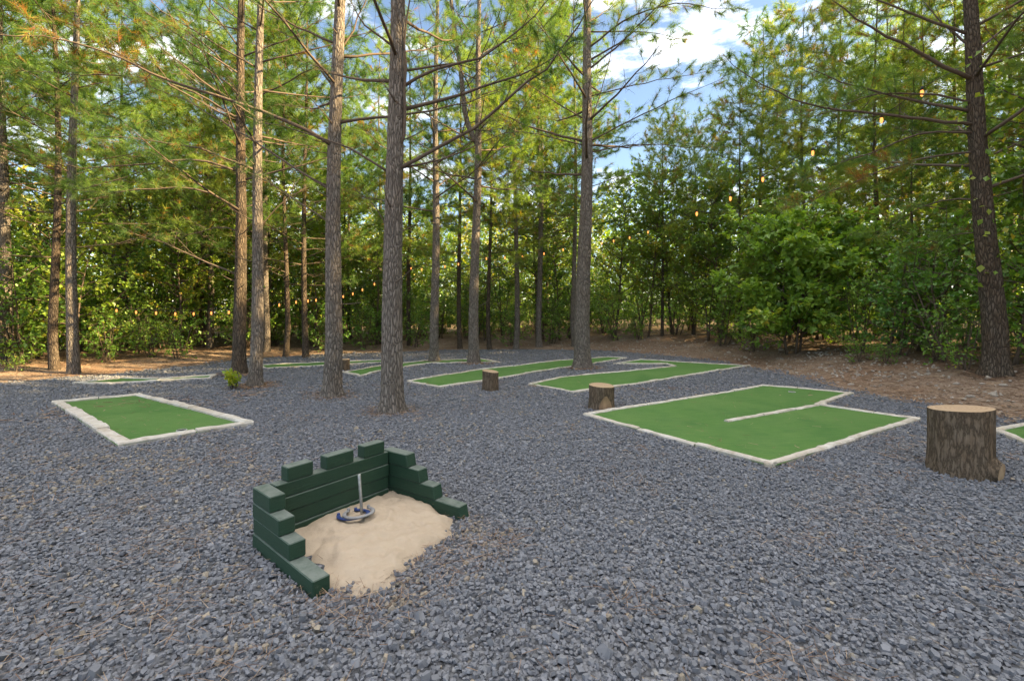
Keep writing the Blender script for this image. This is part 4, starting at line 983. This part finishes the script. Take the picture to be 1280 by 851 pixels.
# dry needles and small stones
def build_litter():
    rng = np.random.default_rng(15); n = 150000
    az = np.radians(rng.uniform(-52, 56, n)); r = rng.uniform(6, 24, n); x, y = r * np.sin(az), r * np.cos(az)
    d = sdist(GRAVEL, x, y); w = sstep(-.5, .5, d) * sstep(9, 3, d); ok = rng.random(n) < w * (.4 + .6 * fbm(x, y, 18)); x, y = x[ok], y[ok]
    # stray needles on the gravel: in drifts, round the trunks and by the sand
    m = 26000; az = np.radians(rng.uniform(-50, 50, m)); r = rng.uniform(1.5, 10, m); gx, gy = r * np.sin(az), r * np.cos(az)
    k = rng.random(m) < sstep(.54, .74, fbm(gx * 1.7 + 9, gy * 1.7, 22, 4)) * .8 + .03 + .35 * sstep(.9, 2.2, -gx / np.maximum(gy, 1) + .9); gx, gy = gx[k], gy[k]
    tx = [x, gx]; ty = [y, gy]
    for a, b, rr in TREES:
        q = 420; ang = rng.uniform(0, 6.28, q); dd = rr * 1.0 + np.abs(rng.normal(0, .16, q)); tx.append(a + dd * np.cos(ang)); ty.append(b + dd * np.sin(ang))
    q = 600; u, v = rng.uniform(.55, 1.3, q), rng.uniform(-.05, 1.25, q); tx.append(P0[0] + u * U[0] + v * Vv[0]); ty.append(P0[1] + u * U[1] + v * Vv[1])
    x, y = np.concatenate(tx), np.concatenate(ty); ok, _, _ = clear_mask(x, y, .0); ok |= rng.random(len(x)) < .35
    x, y = x[ok], y[ok]; n = len(x)
    dist = np.hypot(x, y); L = rng.uniform(.05, .12, n) * np.where(dist > 9, 1.5, 1); w = np.where(dist > 9, .012, np.where(dist > 5, .005, .0025)); a = rng.uniform(0, 6.28, n)
    z = terrain(x, y) + np.where(sdist(GRAVEL, x, y) < 0, .026, .012)
    P = np.stack([x, y, z], -1); D = np.stack([np.cos(a), np.sin(a), rng.normal(0, .12, n)], -1); S = np.stack([-np.sin(a), np.cos(a), rng.normal(0, .3, n)], -1) * (w / 2)[:, None]
    V = np.stack([P - S, P + S, P + D * L[:, None] + S * .5, P + D * L[:, None] - S * .5], 1).reshape(-1, 3)
    mb = MB(); mb.add(V, np.arange(n * 4).reshape(-1, 4), 0, np.repeat(rng.random(n), 4), False)
    tag(mb.build('pine_litter', STRAW), 'rust brown pine needles strewn along the wood edge and in drifts', 'pine needles', kind='stuff')
    n = 16000; az = np.radians(rng.uniform(-30, 55, n)); r = rng.uniform(6, 21, n); x, y = r * np.sin(az), r * np.cos(az); d = sdist(GRAVEL, x, y)
    ok = (rng.random(n) < sstep(-.1, .5, d) * sstep(6, 2, d) * (.15 + fbm(x * .7, y * .7, 5) ** 2) * sstep(0, 4, x)); x, y = x[ok], y[ok]
    chips(x, y, rng.uniform(.012, .04, len(x)) * np.where(np.hypot(x, y) > 12, 1.25, .8), rng, 'stony_rubble', ROCK, rng.random(len(x)), label='small pale stones mixed in the litter of the bank', cat='rubble')
build_litter()
def rocks():
    rng = np.random.default_rng(19); base = []
    for v in range(4):
        bm = bmesh.new(); bmesh.ops.create_icosphere(bm, subdivisions=2, radius=1)
        for ve in bm.verts:
            c = ve.co; q = 1 + .35 * (float(vnoise(c.x * 1.7 + v * 7, c.y * 1.7 + c.z * 2.1, v)) - .5) + .25 * (float(vnoise(c.x * 4 + v, c.y * 4 - c.z * 4, v + 9)) - .5); ve.co = Vector((c.x * q, c.y * q * .75, c.z * q * .5))
        me = bpy.data.meshes.new('rock'); bm.to_mesh(me); bm.free(); me.materials.append(ROCK); base.append(me)
    spots = [(598, 250)]
    n = 0
    for _ in range(3000):
        px, py = rng.uniform(780, 1279), rng.uniform(424, 520); x, y = at(px, py); d = float(sdist(GRAVEL, np.array([x]), np.array([y]))[0])
        if not (.25 < d < 3.2): continue
        o = bpy.data.objects.new('rock', base[n % 4]); COL.objects.link(o); s = rng.uniform(.03, .10) * (1.3 if y > 13 else .7)
        o.location = (x, y, tz(x, y) + s * .12); o.rotation_euler = (rng.normal(0, .2), rng.normal(0, .2), rng.uniform(0, 6)); o.scale = (s, s, s)
        tag(o, 'pale rock among many alike lying in the litter of the right bank', 'rock', 'rocks lying on the stony bank'); n += 1
        if n >= 46: break
rocks()

# ------------------------------------------------------------------ sky, sun, camera
AZ, EL = math.radians(98), math.radians(31)
w = bpy.data.worlds.new('World'); sc.world = w; w.use_nodes = True; nt = w.node_tree; nt.nodes.clear()
out = nt.nodes.new('ShaderNodeOutputWorld'); bg = nt.nodes.new('ShaderNodeBackground'); sky = nt.nodes.new('ShaderNodeTexSky')
sky.sky_type = 'NISHITA'; sky.sun_disc = False; sky.sun_elevation = EL; sky.sun_rotation = AZ; sky.air_density = 1.; sky.dust_density = .6; sky.ozone_density = 2.5
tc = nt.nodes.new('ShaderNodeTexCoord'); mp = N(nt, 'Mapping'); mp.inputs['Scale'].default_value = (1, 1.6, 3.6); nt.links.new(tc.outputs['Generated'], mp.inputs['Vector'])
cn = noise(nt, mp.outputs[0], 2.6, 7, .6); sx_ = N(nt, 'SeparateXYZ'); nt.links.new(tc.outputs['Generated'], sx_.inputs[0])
high = ramp(nt, [(.62, (0, 0, 0)), (.85, (1, 1, 1))], sx_.outputs['Z']).outputs[0]     # extra cloud added overhead, out of view, to lift the ambient light
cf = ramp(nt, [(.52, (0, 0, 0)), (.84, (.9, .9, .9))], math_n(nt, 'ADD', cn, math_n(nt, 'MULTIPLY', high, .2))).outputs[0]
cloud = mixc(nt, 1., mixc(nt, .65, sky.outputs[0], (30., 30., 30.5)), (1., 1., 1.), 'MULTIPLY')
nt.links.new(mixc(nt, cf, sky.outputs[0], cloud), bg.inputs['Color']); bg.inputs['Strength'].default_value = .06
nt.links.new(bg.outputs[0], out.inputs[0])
sl = bpy.data.lights.new('sun', 'SUN'); sl.energy = 5.; sl.angle = math.radians(.5); sl.color = (1., .79, .46)
so = bpy.data.objects.new('sun', sl); COL.objects.link(so); S = Vector((math.sin(AZ) * math.cos(EL), math.cos(AZ) * math.cos(EL), math.sin(EL)))
so.rotation_euler = S.to_track_quat('Z', 'Y').to_euler(); so.location = S * 60
cam = bpy.data.cameras.new('camera'); cam.lens = 16; cam.sensor_width = 36; cam.shift_y = -(425.5 - HZ) / 1280; cam.clip_start = .05; cam.clip_end = 900
co = bpy.data.objects.new('camera', cam); COL.objects.link(co); co.location = (0, 0, CAMH); co.rotation_euler = (PI / 2, 0, 0); sc.camera = co
sc.view_settings.view_transform = 'Standard'; sc.view_settings.look = 'None'; sc.view_settings.gamma = 1; sc.view_settings.exposure = 2.55; sc.view_settings.use_white_balance = True; sc.view_settings.white_balance_temperature = 7400; sc.view_settings.white_balance_tint = 10; sc.view_settings.use_curve_mapping = False
sc.render.engine = 'CYCLES'; sc.cycles.max_bounces = 7; sc.cycles.diffuse_bounces = 4; sc.cycles.glossy_bounces = 2; sc.cycles.transmission_bounces = 4; sc.cycles.transparent_max_bounces = 4
sc.cycles.sample_clamp_indirect = 6; sc.cycles.caustics_reflective = False; sc.cycles.caustics_refractive = False
sc.cycles.use_denoising = True; sc.cycles.denoiser = 'OPENIMAGEDENOISE'; sc.cycles.denoising_input_passes = 'RGB_ALBEDO_NORMAL'; sc.cycles.denoising_prefilter = 'NONE'; sc.cycles.use_adaptive_sampling = True; sc.cycles.adaptive_threshold = .01
